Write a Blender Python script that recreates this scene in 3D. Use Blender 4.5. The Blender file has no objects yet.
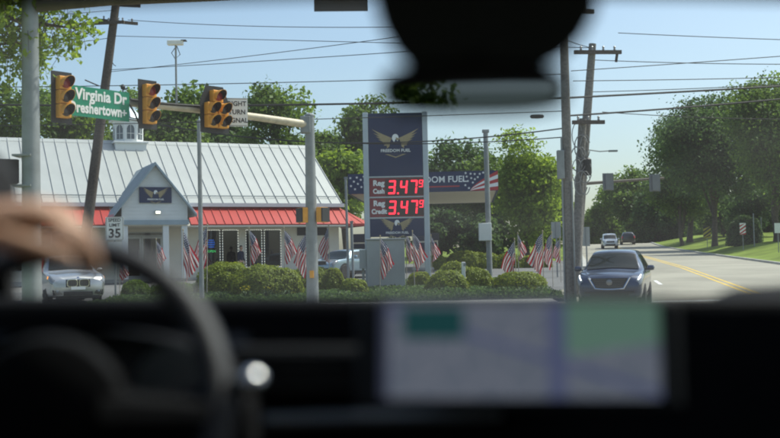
import bpy, bmesh, math, random
import numpy as np
from mathutils import Vector, Matrix, noise
R = math.radians
random.seed(7); RNG = np.random.default_rng(7)
scene = bpy.context.scene
C = scene.collection

# ---------------------------------------------------------------- camera
F = 1083.0                      # focal length in photo pixels (50 mm on 36 mm)
CAMZ = 1.5
PITCH, ROLL = math.atan(46 / F), R(-1.2)
cam_d = bpy.data.cameras.new('camera'); cam = bpy.data.objects.new('camera', cam_d); C.objects.link(cam)
cam_d.lens = 50; cam_d.sensor_width = 36; cam_d.clip_start = 0.02; cam_d.clip_end = 6000
CM = Matrix.Rotation(R(90) + PITCH, 3, 'X') @ Matrix.Rotation(ROLL, 3, 'Z')
cam.matrix_world = Matrix.Translation((0, 0, CAMZ)) @ CM.to_4x4()
cam_d.dof.use_dof = True; cam_d.dof.focus_distance = 46.0; cam_d.dof.aperture_fstop = 2.0
scene.camera = cam

# ---------------------------------------------------------------- sky, sun, exposure
SUN_AZ, SUN_EL = R(66), R(57)   # azimuth from straight ahead towards the right
w = bpy.data.worlds.new('World'); scene.world = w; w.use_nodes = True
nt = w.node_tree; nt.nodes.clear()
sky = nt.nodes.new('ShaderNodeTexSky'); sky.sky_type = 'NISHITA'; sky.sun_disc = False
sky.sun_elevation = SUN_EL; sky.sun_rotation = SUN_AZ; sky.air_density = 1.0; sky.dust_density = 2.4; sky.ozone_density = 1.2
bg = nt.nodes.new('ShaderNodeBackground'); bg.inputs[1].default_value = 0.147
wo = nt.nodes.new('ShaderNodeOutputWorld')
nt.links.new(sky.outputs[0], bg.inputs[0]); nt.links.new(bg.outputs[0], wo.inputs[0])
sl = bpy.data.lights.new('sun', 'SUN'); sl.energy = 3.8; sl.angle = R(0.5); sl.color = (1, .95, .87)
so = bpy.data.objects.new('sun', sl); C.objects.link(so)
sdir = Vector((math.cos(SUN_EL) * math.sin(SUN_AZ), math.cos(SUN_EL) * math.cos(SUN_AZ), math.sin(SUN_EL)))
so.rotation_euler = sdir.to_track_quat('Z', 'Y').to_euler(); so.location = (30, 20, 60)
vs = scene.view_settings
vs.view_transform = 'Standard'; vs.look = 'None'; vs.gamma = 1; vs.use_curve_mapping = False; vs.exposure = 0.4
scene.cycles.max_bounces = 8; scene.cycles.transparent_max_bounces = 12
scene.cycles.sample_clamp_indirect = 4; scene.cycles.filter_width = 2.0

# ---------------------------------------------------------------- pixel -> place
def P(px, py, d):               # the point on that pixel's ray, d metres ahead
    v = CM @ Vector(((px - 390) / F, (219 - py) / F, -1))
    return Vector((0, 0, CAMZ)) + v * (d / v.y)
GZ = [(-400, 0), (30, 0), (60, 1.02), (100, 2.0), (134, 2.95), (155, 3.85), (200, 3.4), (400, -1), (5000, -6)]
def gz(y):
    for (a, za), (b, zb) in zip(GZ, GZ[1:]):
        if y <= b: return za + (zb - za) * (y - a) / (b - a)
    return GZ[-1][1]
def G(px, d):                   # the point on the ground under that pixel column
    py = 280
    for _ in range(4):
        p = P(px, py, d); py += (p.z - gz(d)) / d * F
    return Vector((p.x, d, gz(d)))

# ---------------------------------------------------------------- materials
MATS = {}
def mat(name, rgb, rough=.6, metal=0, var=.12, scale=3., bump=0., bscale=40., coat=0, spec=.5, emit=None, es=0):
    if name in MATS: return MATS[name]
    m = bpy.data.materials.new(name); m.use_nodes = True; MATS[name] = m
    n = m.node_tree.nodes; l = m.node_tree.links; b = n['Principled BSDF']
    b.inputs['Roughness'].default_value = rough; b.inputs['Metallic'].default_value = metal
    b.inputs['Specular IOR Level'].default_value = spec; b.inputs['Coat Weight'].default_value = coat
    b.inputs['Coat Roughness'].default_value = .05
    tc = n.new('ShaderNodeTexCoord')
    nz = n.new('ShaderNodeTexNoise'); nz.inputs['Scale'].default_value = scale; nz.inputs['Detail'].default_value = 6
    l.new(tc.outputs['Object'], nz.inputs['Vector'])
    r = n.new('ShaderNodeValToRGB'); r.color_ramp.elements[0].position = .3; r.color_ramp.elements[1].position = .72
    r.color_ramp.elements[0].color = (*[c * (1 - var) for c in rgb], 1); r.color_ramp.elements[1].color = (*[min(1, c * (1 + var)) for c in rgb], 1)
    l.new(nz.outputs['Fac'], r.inputs['Fac']); l.new(r.outputs['Color'], b.inputs['Base Color'])
    if bump:
        n2 = n.new('ShaderNodeTexNoise'); n2.inputs['Scale'].default_value = bscale; n2.inputs['Detail'].default_value = 4
        l.new(tc.outputs['Object'], n2.inputs['Vector'])
        bp = n.new('ShaderNodeBump'); bp.inputs['Strength'].default_value = bump; bp.inputs['Distance'].default_value = .02
        l.new(n2.outputs['Fac'], bp.inputs['Height']); l.new(bp.outputs['Normal'], b.inputs['Normal'])
    if emit:
        b.inputs['Emission Color'].default_value = (*emit, 1); b.inputs['Emission Strength'].default_value = es
    return m

def glass_mat(name, tint=(.8, .85, .85), gloss=.08, dust_veil=0., rough=.0):
    m = bpy.data.materials.new(name); m.use_nodes = True; MATS[name] = m
    n = m.node_tree.nodes; l = m.node_tree.links; n.clear()
    o = n.new('ShaderNodeOutputMaterial'); t = n.new('ShaderNodeBsdfTransparent'); t.inputs[0].default_value = (*tint, 1)
    g = n.new('ShaderNodeBsdfGlossy'); g.inputs['Roughness'].default_value = rough; g.inputs[0].default_value = (.95, .95, .95, 1)
    lw = n.new('ShaderNodeLayerWeight'); lw.inputs[0].default_value = .5      # Schlick curve that holds from either side of the sheet
    pw_ = n.new('ShaderNodeMath'); pw_.operation = 'POWER'; pw_.inputs[1].default_value = 5; l.new(lw.outputs['Facing'], pw_.inputs[0])
    mu = n.new('ShaderNodeMath'); mu.operation = 'MULTIPLY_ADD'; mu.inputs[1].default_value = .8; mu.inputs[2].default_value = gloss
    l.new(pw_.outputs[0], mu.inputs[0])
    mx = n.new('ShaderNodeMixShader'); l.new(mu.outputs[0], mx.inputs[0]); l.new(t.outputs[0], mx.inputs[1]); l.new(g.outputs[0], mx.inputs[2])
    last = mx
    if dust_veil:  # pale translucent film, put in to lay a haze veil over the view
        d = n.new('ShaderNodeBsdfTranslucent'); d.inputs[0].default_value = (.8, .82, .8, 1)
        tc = n.new('ShaderNodeTexCoord'); nz = n.new('ShaderNodeTexNoise'); nz.inputs['Scale'].default_value = 6
        l.new(tc.outputs['Object'], nz.inputs['Vector'])
        mm = n.new('ShaderNodeMath'); mm.operation = 'MULTIPLY'; mm.inputs[1].default_value = dust_veil * 2
        l.new(nz.outputs['Fac'], mm.inputs[0])
        m2 = n.new('ShaderNodeMixShader'); l.new(mm.outputs[0], m2.inputs[0]); l.new(mx.outputs[0], m2.inputs[1]); l.new(d.outputs[0], m2.inputs[2]); last = m2
    l.new(last.outputs[0], o.inputs[0])
    return m

def leaf_mat(name, dark, light, trans=.45):
    m = bpy.data.materials.new(name); m.use_nodes = True; MATS[name] = m
    n = m.node_tree.nodes; l = m.node_tree.links; n.clear()
    o = n.new('ShaderNodeOutputMaterial'); a = n.new('ShaderNodeAttribute'); a.attribute_name = 'tint'
    r = n.new('ShaderNodeValToRGB'); r.color_ramp.elements[0].color = (*dark, 1); r.color_ramp.elements[1].color = (*light, 1)
    l.new(a.outputs['Fac'], r.inputs[0])
    d = n.new('ShaderNodeBsdfPrincipled'); d.inputs['Roughness'].default_value = .55; d.inputs['Specular IOR Level'].default_value = .3
    t = n.new('ShaderNodeBsdfTranslucent'); mx = n.new('ShaderNodeMixShader'); mx.inputs[0].default_value = trans
    hs = n.new('ShaderNodeHueSaturation'); hs.inputs['Value'].default_value = 1.5; hs.inputs['Hue'].default_value = .485
    l.new(r.outputs[0], d.inputs['Base Color']); l.new(r.outputs[0], hs.inputs['Color']); l.new(hs.outputs[0], t.inputs[0])
    l.new(d.outputs[0], mx.inputs[1]); l.new(t.outputs[0], mx.inputs[2]); l.new(mx.outputs[0], o.inputs[0])
    return m

# ---------------------------------------------------------------- mesh helpers
class MB:
    def __init__(s): s.v = []; s.f = []; s.uv = None
    def add(s, vs, fs):
        o = len(s.v); s.v += [tuple(v) for v in vs]; s.f += [tuple(i + o for i in f) for f in fs]; return s
    def box(s, c, d, m=None, taper=1.0):
        x, y, z = [k / 2 for k in d]
        vs = [Vector((sx * x * (taper if sz > 0 else 1), sy * y * (taper if sz > 0 else 1), sz * z)) for sz in (-1, 1) for sy in (-1, 1) for sx in (-1, 1)]
        if m is not None: vs = [m @ v for v in vs]
        c = Vector(c)
        return s.add([v + c for v in vs], [(0, 2, 3, 1), (4, 5, 7, 6), (0, 1, 5, 4), (2, 6, 7, 3), (0, 4, 6, 2), (1, 3, 7, 5)])
    def tube(s, pts, r, n=8, cap=True):
        pts = [Vector(p) for p in pts]
        if not hasattr(r, '__len__'): r = [r] * len(pts)
        o = len(s.v); up = None
        for i, p in enumerate(pts):
            t = (pts[min(i + 1, len(pts) - 1)] - pts[max(i - 1, 0)]).normalized()
            if up is None: up = Vector((0, 0, 1)) if abs(t.z) < .9 else Vector((0, 1, 0))
            a = t.cross(up).normalized(); b = a.cross(t).normalized(); up = b
            for k in range(n):
                q = 2 * math.pi * k / n; s.v.append(tuple(p + (a * math.cos(q) + b * math.sin(q)) * r[i]))
        for i in range(len(pts) - 1):
            for k in range(n):
                k2 = (k + 1) % n; s.f.append((o + i * n + k, o + (i + 1) * n + k, o + (i + 1) * n + k2, o + i * n + k2))
        if cap:
            s.f.append(tuple(o + k for k in range(n))); e = o + (len(pts) - 1) * n
            s.f.append(tuple(e + k for k in reversed(range(n))))
        return s
    def prism(s, poly, y0, y1, ax='y'):      # poly in (x,z) pushed along y (or (y,z) along x)
        n = len(poly); f = (lambda a, b, t: (a, t, b)) if ax == 'y' else ((lambda a, b, t: (t, a, b)) if ax == 'x' else (lambda a, b, t: (a, b, t)))
        vs = [f(a, b, y0) for a, b in poly] + [f(a, b, y1) for a, b in poly]
        fs = [tuple(range(n)), tuple(range(2 * n - 1, n - 1, -1))] + [(i, (i + 1) % n, n + (i + 1) % n, n + i) for i in range(n)]
        return s.add(vs, fs)
    def lathe(s, prof, c=(0, 0, 0), n=24, axis='z'):
        vs = []; fs = []; c = Vector(c)
        for r, h in prof:
            for k in range(n):
                q = 2 * math.pi * k / n
                p = (r * math.cos(q), r * math.sin(q), h)
                if axis == 'x': p = (p[2], p[0], p[1])
                elif axis == 'y': p = (p[0], p[2], p[1])
                vs.append(c + Vector(p))
        for i in range(len(prof) - 1):
            for k in range(n):
                k2 = (k + 1) % n; fs.append((i * n + k, i * n + k2, (i + 1) * n + k2, (i + 1) * n + k))
        fs.append(tuple(reversed(range(n)))); e = (len(prof) - 1) * n; fs.append(tuple(e + k for k in range(n)))
        return s.add(vs, fs)
    def grid(s, fn, nu, nv, close=False):
        o = len(s.v)
        for i in range(nu + 1):
            for j in range(nv + 1): s.v.append(tuple(fn(i / nu, j / nv)))
        for i in range(nu):
            for j in range(nv):
                a = o + i * (nv + 1) + j; s.f.append((a, a + 1, a + nv + 2, a + nv + 1))
        return s
    def mesh(s, name, m, smooth=False, fix=True):
        me = bpy.data.meshes.new(name); me.from_pydata(s.v, [], s.f)
        if m: me.materials.append(m)
        if fix:
            b = bmesh.new(); b.from_mesh(me); bmesh.ops.recalc_face_normals(b, faces=b.faces); b.to_mesh(me); b.free()
        if smooth:
            me.polygons.foreach_set('use_smooth', [True] * len(me.polygons))
            try: me.set_sharp_from_angle(angle=R(40))
            except Exception: pass
        me.update(); return me
    def build(s, name, m, parent=None, smooth=False, bevel=0, fix=True):
        o = bpy.data.objects.new(name, s.mesh(name, m, smooth, fix)); C.objects.link(o)
        if parent: o.parent = parent
        if bevel:
            md = o.modifiers.new('bevel', 'BEVEL'); md.width = bevel; md.segments = 2; md.limit_method = 'ANGLE'; md.angle_limit = R(50)
        return o

def tag(o, label=None, cat=None, group=None, kind=None):
    if label: o['label'] = label
    if cat: o['category'] = cat
    if group: o['group'] = group
    if kind: o['kind'] = kind
    return o
def thing(name, label, cat, loc=(0, 0, 0), rz=0, group=None):
    o = bpy.data.objects.new(name, None); C.objects.link(o); o.location = loc; o.rotation_euler = (0, 0, rz); o.empty_display_size = .2
    return tag(o, label, cat, group)
def inst(name, me, parent, loc=(0, 0, 0), rot=(0, 0, 0), scale=(1, 1, 1)):
    o = bpy.data.objects.new(name, me); C.objects.link(o); o.parent = parent; o.location = loc; o.rotation_euler = rot; o.scale = scale
    return o
def copy_tree(o, parent=None):
    c = o.copy(); C.objects.link(c)
    if parent: c.parent = parent
    for ch in list(o.children): copy_tree(ch, c)
    return c
def text(name, s, size, m, parent, loc, rot=(R(90), 0, 0), align='CENTER', depth=.004, off=.0, sx=1.0):
    cu = bpy.data.curves.new(name, 'FONT'); cu.body = s; cu.size = size; cu.align_x = align; cu.align_y = 'CENTER'
    cu.extrude = depth; cu.offset = off; cu.resolution_u = 3; cu.space_character = 1.02
    t = bpy.data.objects.new('tmp', cu); C.objects.link(t)
    bpy.context.view_layer.update()
    me = bpy.data.meshes.new_from_object(t.evaluated_get(bpy.context.evaluated_depsgraph_get()))
    bpy.data.objects.remove(t); bpy.data.curves.remove(cu)
    me.materials.clear(); me.materials.append(m)
    return inst(name, me, parent, loc, rot, (sx, 1, 1))

# ---------------------------------------------------------------- shared materials
asphalt = mat('asphalt', (.30, .28, .225), .9, var=.2, scale=.25, bump=.4, bscale=60)
asphalt_dark = mat('forecourt_asphalt', (.13, .13, .13), .9, var=.2, scale=.5, bump=.4, bscale=60)
concrete = mat('concrete', (.42, .41, .38), .85, var=.12, scale=1.2, bump=.3, bscale=50)
grassm = mat('grass', (.15, .20, .035), .95, var=.4, scale=.35, bump=.5, bscale=12, spec=.1)
mulch = mat('ground_cover', (.05, .065, .025), .95, var=.4, scale=9, bump=1., bscale=40)
yellow_paint = mat('yellow_paint', (.62, .42, .07), .7, var=.2, scale=2)
white_paint = mat('white_paint', (.7, .7, .68), .7, var=.15, scale=2)
galv = mat('galvanised_steel', (.26, .275, .28), .55, .4, var=.15, scale=4)
wood_grey = mat('grey_weathered_wood', (.16, .15, .14), .9, var=.3, scale=14, bump=.6, bscale=25)
dark_arm = mat('dark_arm_steel', (.16, .135, .11), .7, .2, var=.2, scale=5)  # dark brown carries the shadowed underside of the near arm in its colour
galv_tan = mat('weathered_arm_steel', (.50, .44, .33), .6, .25, var=.2, scale=5)
wood = mat('weathered_wood', (.075, .06, .05), .9, var=.35, scale=14, bump=.6, bscale=25)
black_plastic = mat('black_plastic', (.012, .012, .013), .55, var=.2, scale=8)
sig_yellow = mat('signal_yellow', (.72, .32, .03), .5, var=.12, scale=6)
chrome = mat('chrome', (.75, .75, .76), .12, 1, var=.03)
white_metal = mat('white_siding', (.72, .73, .72), .6, var=.05, scale=2)
off_white = mat('cream_wall', (.72, .67, .57), .75, var=.06, scale=1.5)
sign_white = mat('sign_white', (.78, .78, .75), .5, var=.05, scale=6)
black_print = mat('black_print', (.015, .015, .015), .5, var=.1)
sign_green = mat('sign_green', (.0, .22, .12), .4, var=.06, scale=3)
navy = mat('navy_panel', (.011, .028, .085), .5, var=.08, scale=2, spec=.25)
gold = mat('gold_print', (.33, .26, .14), .5, var=.12, scale=8)
white_print = mat('white_print', (.8, .8, .8), .5, var=.03)
red_print = mat('red_print', (.45, .03, .035), .5, var=.06)
lens_dark = mat('dark_lens', (.03, .012, .008), .25, var=.3)
pane = glass_mat('window_glass', (.38, .44, .43), .06)
wire_m = mat('cable_rubber', (.01, .01, .011), .7, var=.2)

# ================================================================ THE SETTING
def ys_between(a, b, step=4.0):
    s = {a, b} | {y for y, _ in GZ if a < y < b}
    k = a
    while k < b: s.add(round(k, 3)); k += step
    return sorted(s)
def strip(name, lf, rf, y0, y1, off, m, kind='structure', step=4.0, parent=None):
    ys = ys_between(y0, y1, step); b = MB()
    for y in ys: b.v += [(lf(y), y, gz(y) + off), (rf(y), y, gz(y) + off)]
    b.f = [(2 * i, 2 * i + 1, 2 * i + 3, 2 * i + 2) for i in range(len(ys) - 1)]
    o = b.build(name, m, parent)
    if not parent: tag(o, kind=kind)
    return o
def raised(name, lf, rf, y0, y1, h, m, step=4.0):       # slab with real edges
    ys = ys_between(y0, y1, step); b = MB(); n = len(ys)
    for y in ys:
        z = gz(y); b.v += [(lf(y), y, z - .1), (lf(y), y, z + h), (rf(y), y, z + h), (rf(y), y, z - .1)]
    for i in range(n - 1):
        for k in range(3): b.f.append((4 * i + k, 4 * i + k + 1, 4 * i + 5 + k, 4 * i + 4 + k))
    b.f += [(0, 1, 2, 3), tuple(4 * (n - 1) + k for k in (3, 2, 1, 0))]
    return tag(b.build(name, m), kind='structure')
K = lambda v: (lambda y: v)
strip('ground', K(-2500), K(2500), -400, 5000, 0, grassm, step=200)
yl = lambda y: 12.9 + .163 * (y - 40)
lflare = lambda y: yl(y) - 5.0 - 2.6 * max(0, min(1, (60 - y) / 25)) ** 1.5
redge = lambda y: yl(y) + 5.6
strip('road', lflare, redge, 33, 400, .008, asphalt)
strip('cross_street', K(-90), K(90), 22, 33, .004, asphalt, step=11)
strip('approach_road', K(-5.2), K(14), -60, 22, .006, asphalt, step=20)
strip('forecourt_pavement', K(-48), lambda y: lflare(y) - .02 if y < 62 else lflare(y) - .6, 36.0, 82, .004, asphalt_dark)
strip('driveway', K(-19), K(-11.4), 33, 36.02, .010, asphalt_dark)
strip('driveway', lambda y: 5.4, lambda y: lflare(y) - .02, 33, 36.0, .006, concrete, step=1)
# painted markings on the road
for s in (-.16, .16):
    o = strip('yellow_line', lambda y, s=s: yl(y) + s - .07, lambda y, s=s: yl(y) + s + .07, 36, 190, .012, yellow_paint)
strip('stop_line', lambda y: yl(33) - 5, lambda y: yl(33) - .6, 34.2, 34.8, .012, white_paint)
for k in range(9):
    y0 = 44 + k * 12
    strip('lane_dash', lambda y: yl(y) - 3.6 + .9, lambda y: yl(y) - 3.5 + .95, y0, y0 + 3, .0125, white_paint, step=3) if k < 2 else None
# kerbs, pavements, planted island, verge
raised('sidewalk', K(-11.3), K(5.2), 33.2, 35.4, .12, concrete)
raised('planting_bed', K(-10.4), K(5.9), 35.5, 48.5, .11, mulch)
raised('kerb', lambda y: redge(y) + .02, lambda y: redge(y) + .2, 33.5, 190, .13, concrete)
raised('kerb', lambda y: lflare(y) - .55 + (.0), lambda y: lflare(y) - .05, 62, 170, .13, concrete)
raised('sidewalk', K(-60), K(-5.6), 19.5, 21.5, .12, concrete)
# grass bank on the far side of the road
b = MB(); ys = ys_between(34, 300, 3); offs = [(.22, .06), (1.2, .12), (3, .45), (6, .95), (11, 1.25), (18, 1.4), (40, 2.0), (90, 3.5), (250, 5)]
for y in ys:
    for dx, dz in offs:
        x = redge(y) + dx; k = max(0, min(1, (y - 45) / 35)); k2 = .35 + .65 * k
        b.v.append((x, y, gz(y) + dz * k2 + (.12 * noise.noise((x * .25, y * .25, 0)) if dx > 1 else 0)))
no = len(offs)
b.f = [(i * no + j, i * no + j + 1, (i + 1) * no + j + 1, (i + 1) * no + j) for i in range(len(ys) - 1) for j in range(no - 1)]
tag(b.build('grass_bank', grassm, smooth=True), kind='structure')
def bankz(x, y):
    dx = x - redge(y); k2 = .35 + .65 * max(0, min(1, (y - 45) / 35))
    for (a, za), (c, zc) in zip(offs, offs[1:]):
        if dx <= c: return gz(y) + k2 * (za + (zc - za) * max(0, dx - a) / (c - a))
    return gz(y) + 5 * k2

# ================================================================ FOLIAGE
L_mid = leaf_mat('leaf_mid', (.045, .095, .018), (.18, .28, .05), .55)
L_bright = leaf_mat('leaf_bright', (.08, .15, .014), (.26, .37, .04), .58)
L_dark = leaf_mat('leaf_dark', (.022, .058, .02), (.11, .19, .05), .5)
L_hedge = leaf_mat('leaf_hedge', (.06, .11, .010), (.27, .32, .02), .4)
bark = mat('bark', (.09, .07, .055), .95, var=.35, scale=6, bump=.8, bscale=20)

def leaf_mesh(name, pts, nrm, size, m, tint, aspect=.6, jitter=.35):
    n = len(pts)
    rnd = RNG.normal(size=(n, 3)); nn = nrm * .6 + rnd * .8; nn /= np.linalg.norm(nn, axis=1)[:, None]
    t = np.cross(nn, RNG.normal(size=(n, 3))); t /= np.linalg.norm(t, axis=1)[:, None]
    b = np.cross(nn, t); s = (size * (1 + jitter * RNG.uniform(-1, 1, n)))[:, None]
    q = np.empty((n, 4, 3)); q[:, 0] = pts - t * s; q[:, 1] = pts + b * s * aspect + nn * s * .15; q[:, 2] = pts + t * s; q[:, 3] = pts - b * s * aspect + nn * s * .15
    me = bpy.data.meshes.new(name); me.vertices.add(n * 4); me.vertices.foreach_set('co', q.ravel())
    me.loops.add(n * 4); me.loops.foreach_set('vertex_index', np.arange(n * 4)); me.polygons.add(n)
    me.polygons.foreach_set('loop_start', np.arange(0, n * 4, 4)); me.polygons.foreach_set('loop_total', np.full(n, 4))
    a = me.attributes.new('tint', 'FLOAT', 'FACE'); a.data.foreach_set('value', np.clip(tint, 0, 1).astype(np.float32))
    me.materials.append(m); me.update(); me.validate(); return me

def crown_points(rx, ry, rz, cz, n, nl, lobe=(.28, .42), per=26, clus=.11, low=-.75):
    """lobes inside an ellipsoid, leaf clusters on the lobes, leaves in the clusters"""
    pts = []; nr = []; tn = []
    lobes = []
    while len(lobes) < nl:
        v = RNG.normal(size=3); v /= np.linalg.norm(v); k = RNG.uniform(.25, .8)
        if v[2] * k < low: continue
        lobes.append((v * k * np.array([rx, ry, rz]), RNG.uniform(*lobe) * (rx + rz) / 2, RNG.uniform(-.18, .18)))
    ncl = n // per
    for i in range(ncl):
        c, r, dt = lobes[i % nl]
        v = RNG.normal(size=3); v /= np.linalg.norm(v); v[2] = abs(v[2]) if RNG.random() < .3 else v[2]
        cc = c + v * r * RNG.uniform(.75, 1.12); g = clus * (rx + rz) / 2
        p = cc + RNG.normal(size=(per, 3)) * g * np.array([1, 1, .6])
        pts.append(p); nr.append(np.tile(v * 1.2 + np.array([0, 0, .8]), (per, 1))); tn.append(RNG.normal(.45 + dt + RNG.uniform(-.1, .1), .17, per))
    p = np.concatenate(pts); p[:, 2] += cz
    return p, np.concatenate(nr), np.concatenate(tn), lobes

def tree(name, label, base, h, rx, m, n=9000, leaf=.2, nl=16, trunk_frac=.25, group=None, trunk_r=None, ry=None, lobe=(.28, .42), clus=.11):
    t = thing(name, label, 'tree', base, RNG.uniform(0, 6.28), group)
    ch = h * (1 - trunk_frac); rz = ch / 2; cz = h - rz
    p, nr, tn, lobes = crown_points(rx, ry or rx, rz * .98, cz, n, nl, lobe, clus=clus)
    keep = p[:, 2] > h * trunk_frac * .7
    inst('crown', leaf_mesh('crown', p[keep], nr[keep], leaf, m, tn[keep]), t)
    tr = trunk_r or h * .02; b = MB()
    b.tube([(0, 0, -.3), (0, 0, h * .03), (.05 * rx, 0, h * trunk_frac), (.02 * rx, .05 * rx, cz), (0, 0, cz + rz * .6)], [tr * 1.5, tr * 1.1, tr * .85, tr * .5, tr * .12], 9)
    for c, r, _ in lobes[:9]:
        z0 = h * trunk_frac * RNG.uniform(.8, 1.3); e = Vector((c[0], c[1], c[2] + cz)); mid = Vector((e.x * .4, e.y * .4, (z0 + e.z) / 2 + .05 * h))
        b.tube([(0, 0, z0), mid, e], [tr * .5, tr * .3, tr * .08], 6)
    b.build('trunk', bark, t, smooth=True)
    return t

gB = 'trees standing behind the store'
def tb(px, top, d, wpx, label, m, n=12000, group=gB, name='deciduous_tree', **k):
    base = G(px, d); h = (P(px, top, d).z - base.z) * 1.10
    return tree(name, label, base, h, wpx / F * d / 2, m, n, group=group, **k)
# behind the store
tb(18, 88, 88, 90, 'broad green tree behind the metal roof, beside the near steel pole', L_mid, leaf=.21)
tb(75, 100, 92, 70, 'green tree behind the roof, left of the white cupola', L_bright, leaf=.21)
tb(128, 104, 98, 60, 'lower green tree straight behind the white cupola', L_mid, leaf=.21)
tb(183, 90, 86, 78, 'full green tree behind the roof under the traffic camera', L_mid, leaf=.21)
tb(228, 116, 96, 50, 'low dark tree behind the roof below the right turn sign', L_dark, leaf=.20)
tb(280, 93, 86, 66, 'tall rounded tree behind the roof end of the store', L_mid, leaf=.19, n=14000)
tb(322, 128, 100, 40, 'small tree in the gap between store roof and price sign', L_mid, leaf=.19, n=10000)
tb(368, 106, 94, 58, 'tall narrow tree directly behind the fuel price sign', L_mid, leaf=.19, n=13000)
tb(345, 150, 80, 46, 'shorter bright tree between the store corner and price sign', L_bright, leaf=.2, n=6000, trunk_frac=.12)
gC = 'trees standing behind the fuel canopy'
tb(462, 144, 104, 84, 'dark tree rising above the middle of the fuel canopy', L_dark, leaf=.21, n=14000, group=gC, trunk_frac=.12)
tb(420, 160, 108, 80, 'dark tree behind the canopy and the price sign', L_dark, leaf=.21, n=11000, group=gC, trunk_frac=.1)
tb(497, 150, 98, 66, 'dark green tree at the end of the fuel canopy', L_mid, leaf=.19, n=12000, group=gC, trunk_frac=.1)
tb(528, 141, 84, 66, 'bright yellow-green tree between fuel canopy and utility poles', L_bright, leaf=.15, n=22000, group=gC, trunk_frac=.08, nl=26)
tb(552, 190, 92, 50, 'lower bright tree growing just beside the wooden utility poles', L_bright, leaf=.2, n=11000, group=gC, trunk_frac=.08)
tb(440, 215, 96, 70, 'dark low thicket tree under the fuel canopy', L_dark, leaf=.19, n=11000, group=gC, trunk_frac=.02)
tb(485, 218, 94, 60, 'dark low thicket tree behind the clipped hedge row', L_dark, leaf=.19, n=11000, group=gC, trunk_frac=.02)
# beyond the crest of the road
gD = 'trees beyond the crest of the road'
tb(575, 215, 185, 40, 'far tree at the end of the road behind the utility poles', L_mid, leaf=.29, n=8000, group=gD, trunk_frac=.03)
tb(606, 196, 190, 46, 'far rounded tree above the white van', L_mid, leaf=.29, n=9000, group=gD, trunk_frac=.03)
tb(632, 166, 182, 58, 'tall far tree closing the end of the road', L_mid, leaf=.29, n=14000, group=gD, trunk_frac=.04)
tb(660, 186, 172, 56, 'dark far tree where the road bends out of sight', L_dark, leaf=.29, n=12000, group=gD, trunk_frac=.03)
tb(690, 200, 168, 60, 'far dark tree behind the grass bank', L_dark, leaf=.29, n=11000, group=gD, trunk_frac=.02)
for px, tp, d, wp, lb in ((650, 222, 176, 50, 'low leafy thicket left of the bank tree trunks, at the road bend'), (676, 226, 172, 44, 'low thicket filling the gap under the far dark trees'), (590, 228, 186, 36, 'low thicket at the road crest beside the white van'), (704, 224, 160, 50, 'low thicket between the bank trunks')):
    tb(px, tp, d, wp, lb, L_mid, leaf=.34, n=8000, group=gD, trunk_frac=.01)
# right-hand bank
gE = 'trees on the grass bank'
def tr_(px, top, d, wpx, label, m, **k):
    p = G(px, d); p.z = bankz(p.x, d); h = (P(px, top, d).z - p.z) * 1.06
    return tree('deciduous_tree', label, p, h, wpx / F * d / 2, m, group=gE, **k)
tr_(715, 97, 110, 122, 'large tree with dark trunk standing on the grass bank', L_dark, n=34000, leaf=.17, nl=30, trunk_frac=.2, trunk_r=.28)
tr_(778, 78, 96, 96, 'tall leafy tree at the far end of the bank, overtopping its neighbour', L_mid, n=28000, leaf=.16, nl=28, trunk_frac=.16)
tr_(682, 160, 132, 66, 'smaller tree behind the large bank tree', L_mid, n=10000, leaf=.18, trunk_frac=.12)
for px_, lb_ in ((742, 'low thicket on top of the bank behind the dark bush'), (772, 'low thicket on the bank behind the slim posts'), (806, 'low thicket at the outer end of the bank')):
    tr_(px_, 214, 150, 62, lb_, L_mid, n=8000, leaf=.28, trunk_frac=.01)
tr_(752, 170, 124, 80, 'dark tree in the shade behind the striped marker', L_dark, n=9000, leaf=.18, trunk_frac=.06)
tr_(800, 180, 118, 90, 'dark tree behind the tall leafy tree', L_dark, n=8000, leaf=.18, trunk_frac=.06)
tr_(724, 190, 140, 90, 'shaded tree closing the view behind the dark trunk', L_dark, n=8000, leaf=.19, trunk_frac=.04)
tr_(690, 108, 136, 96, 'tall roadside tree behind the large bank tree, shading the road', L_dark, n=14000, leaf=.19, nl=24, trunk_frac=.15)
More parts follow.
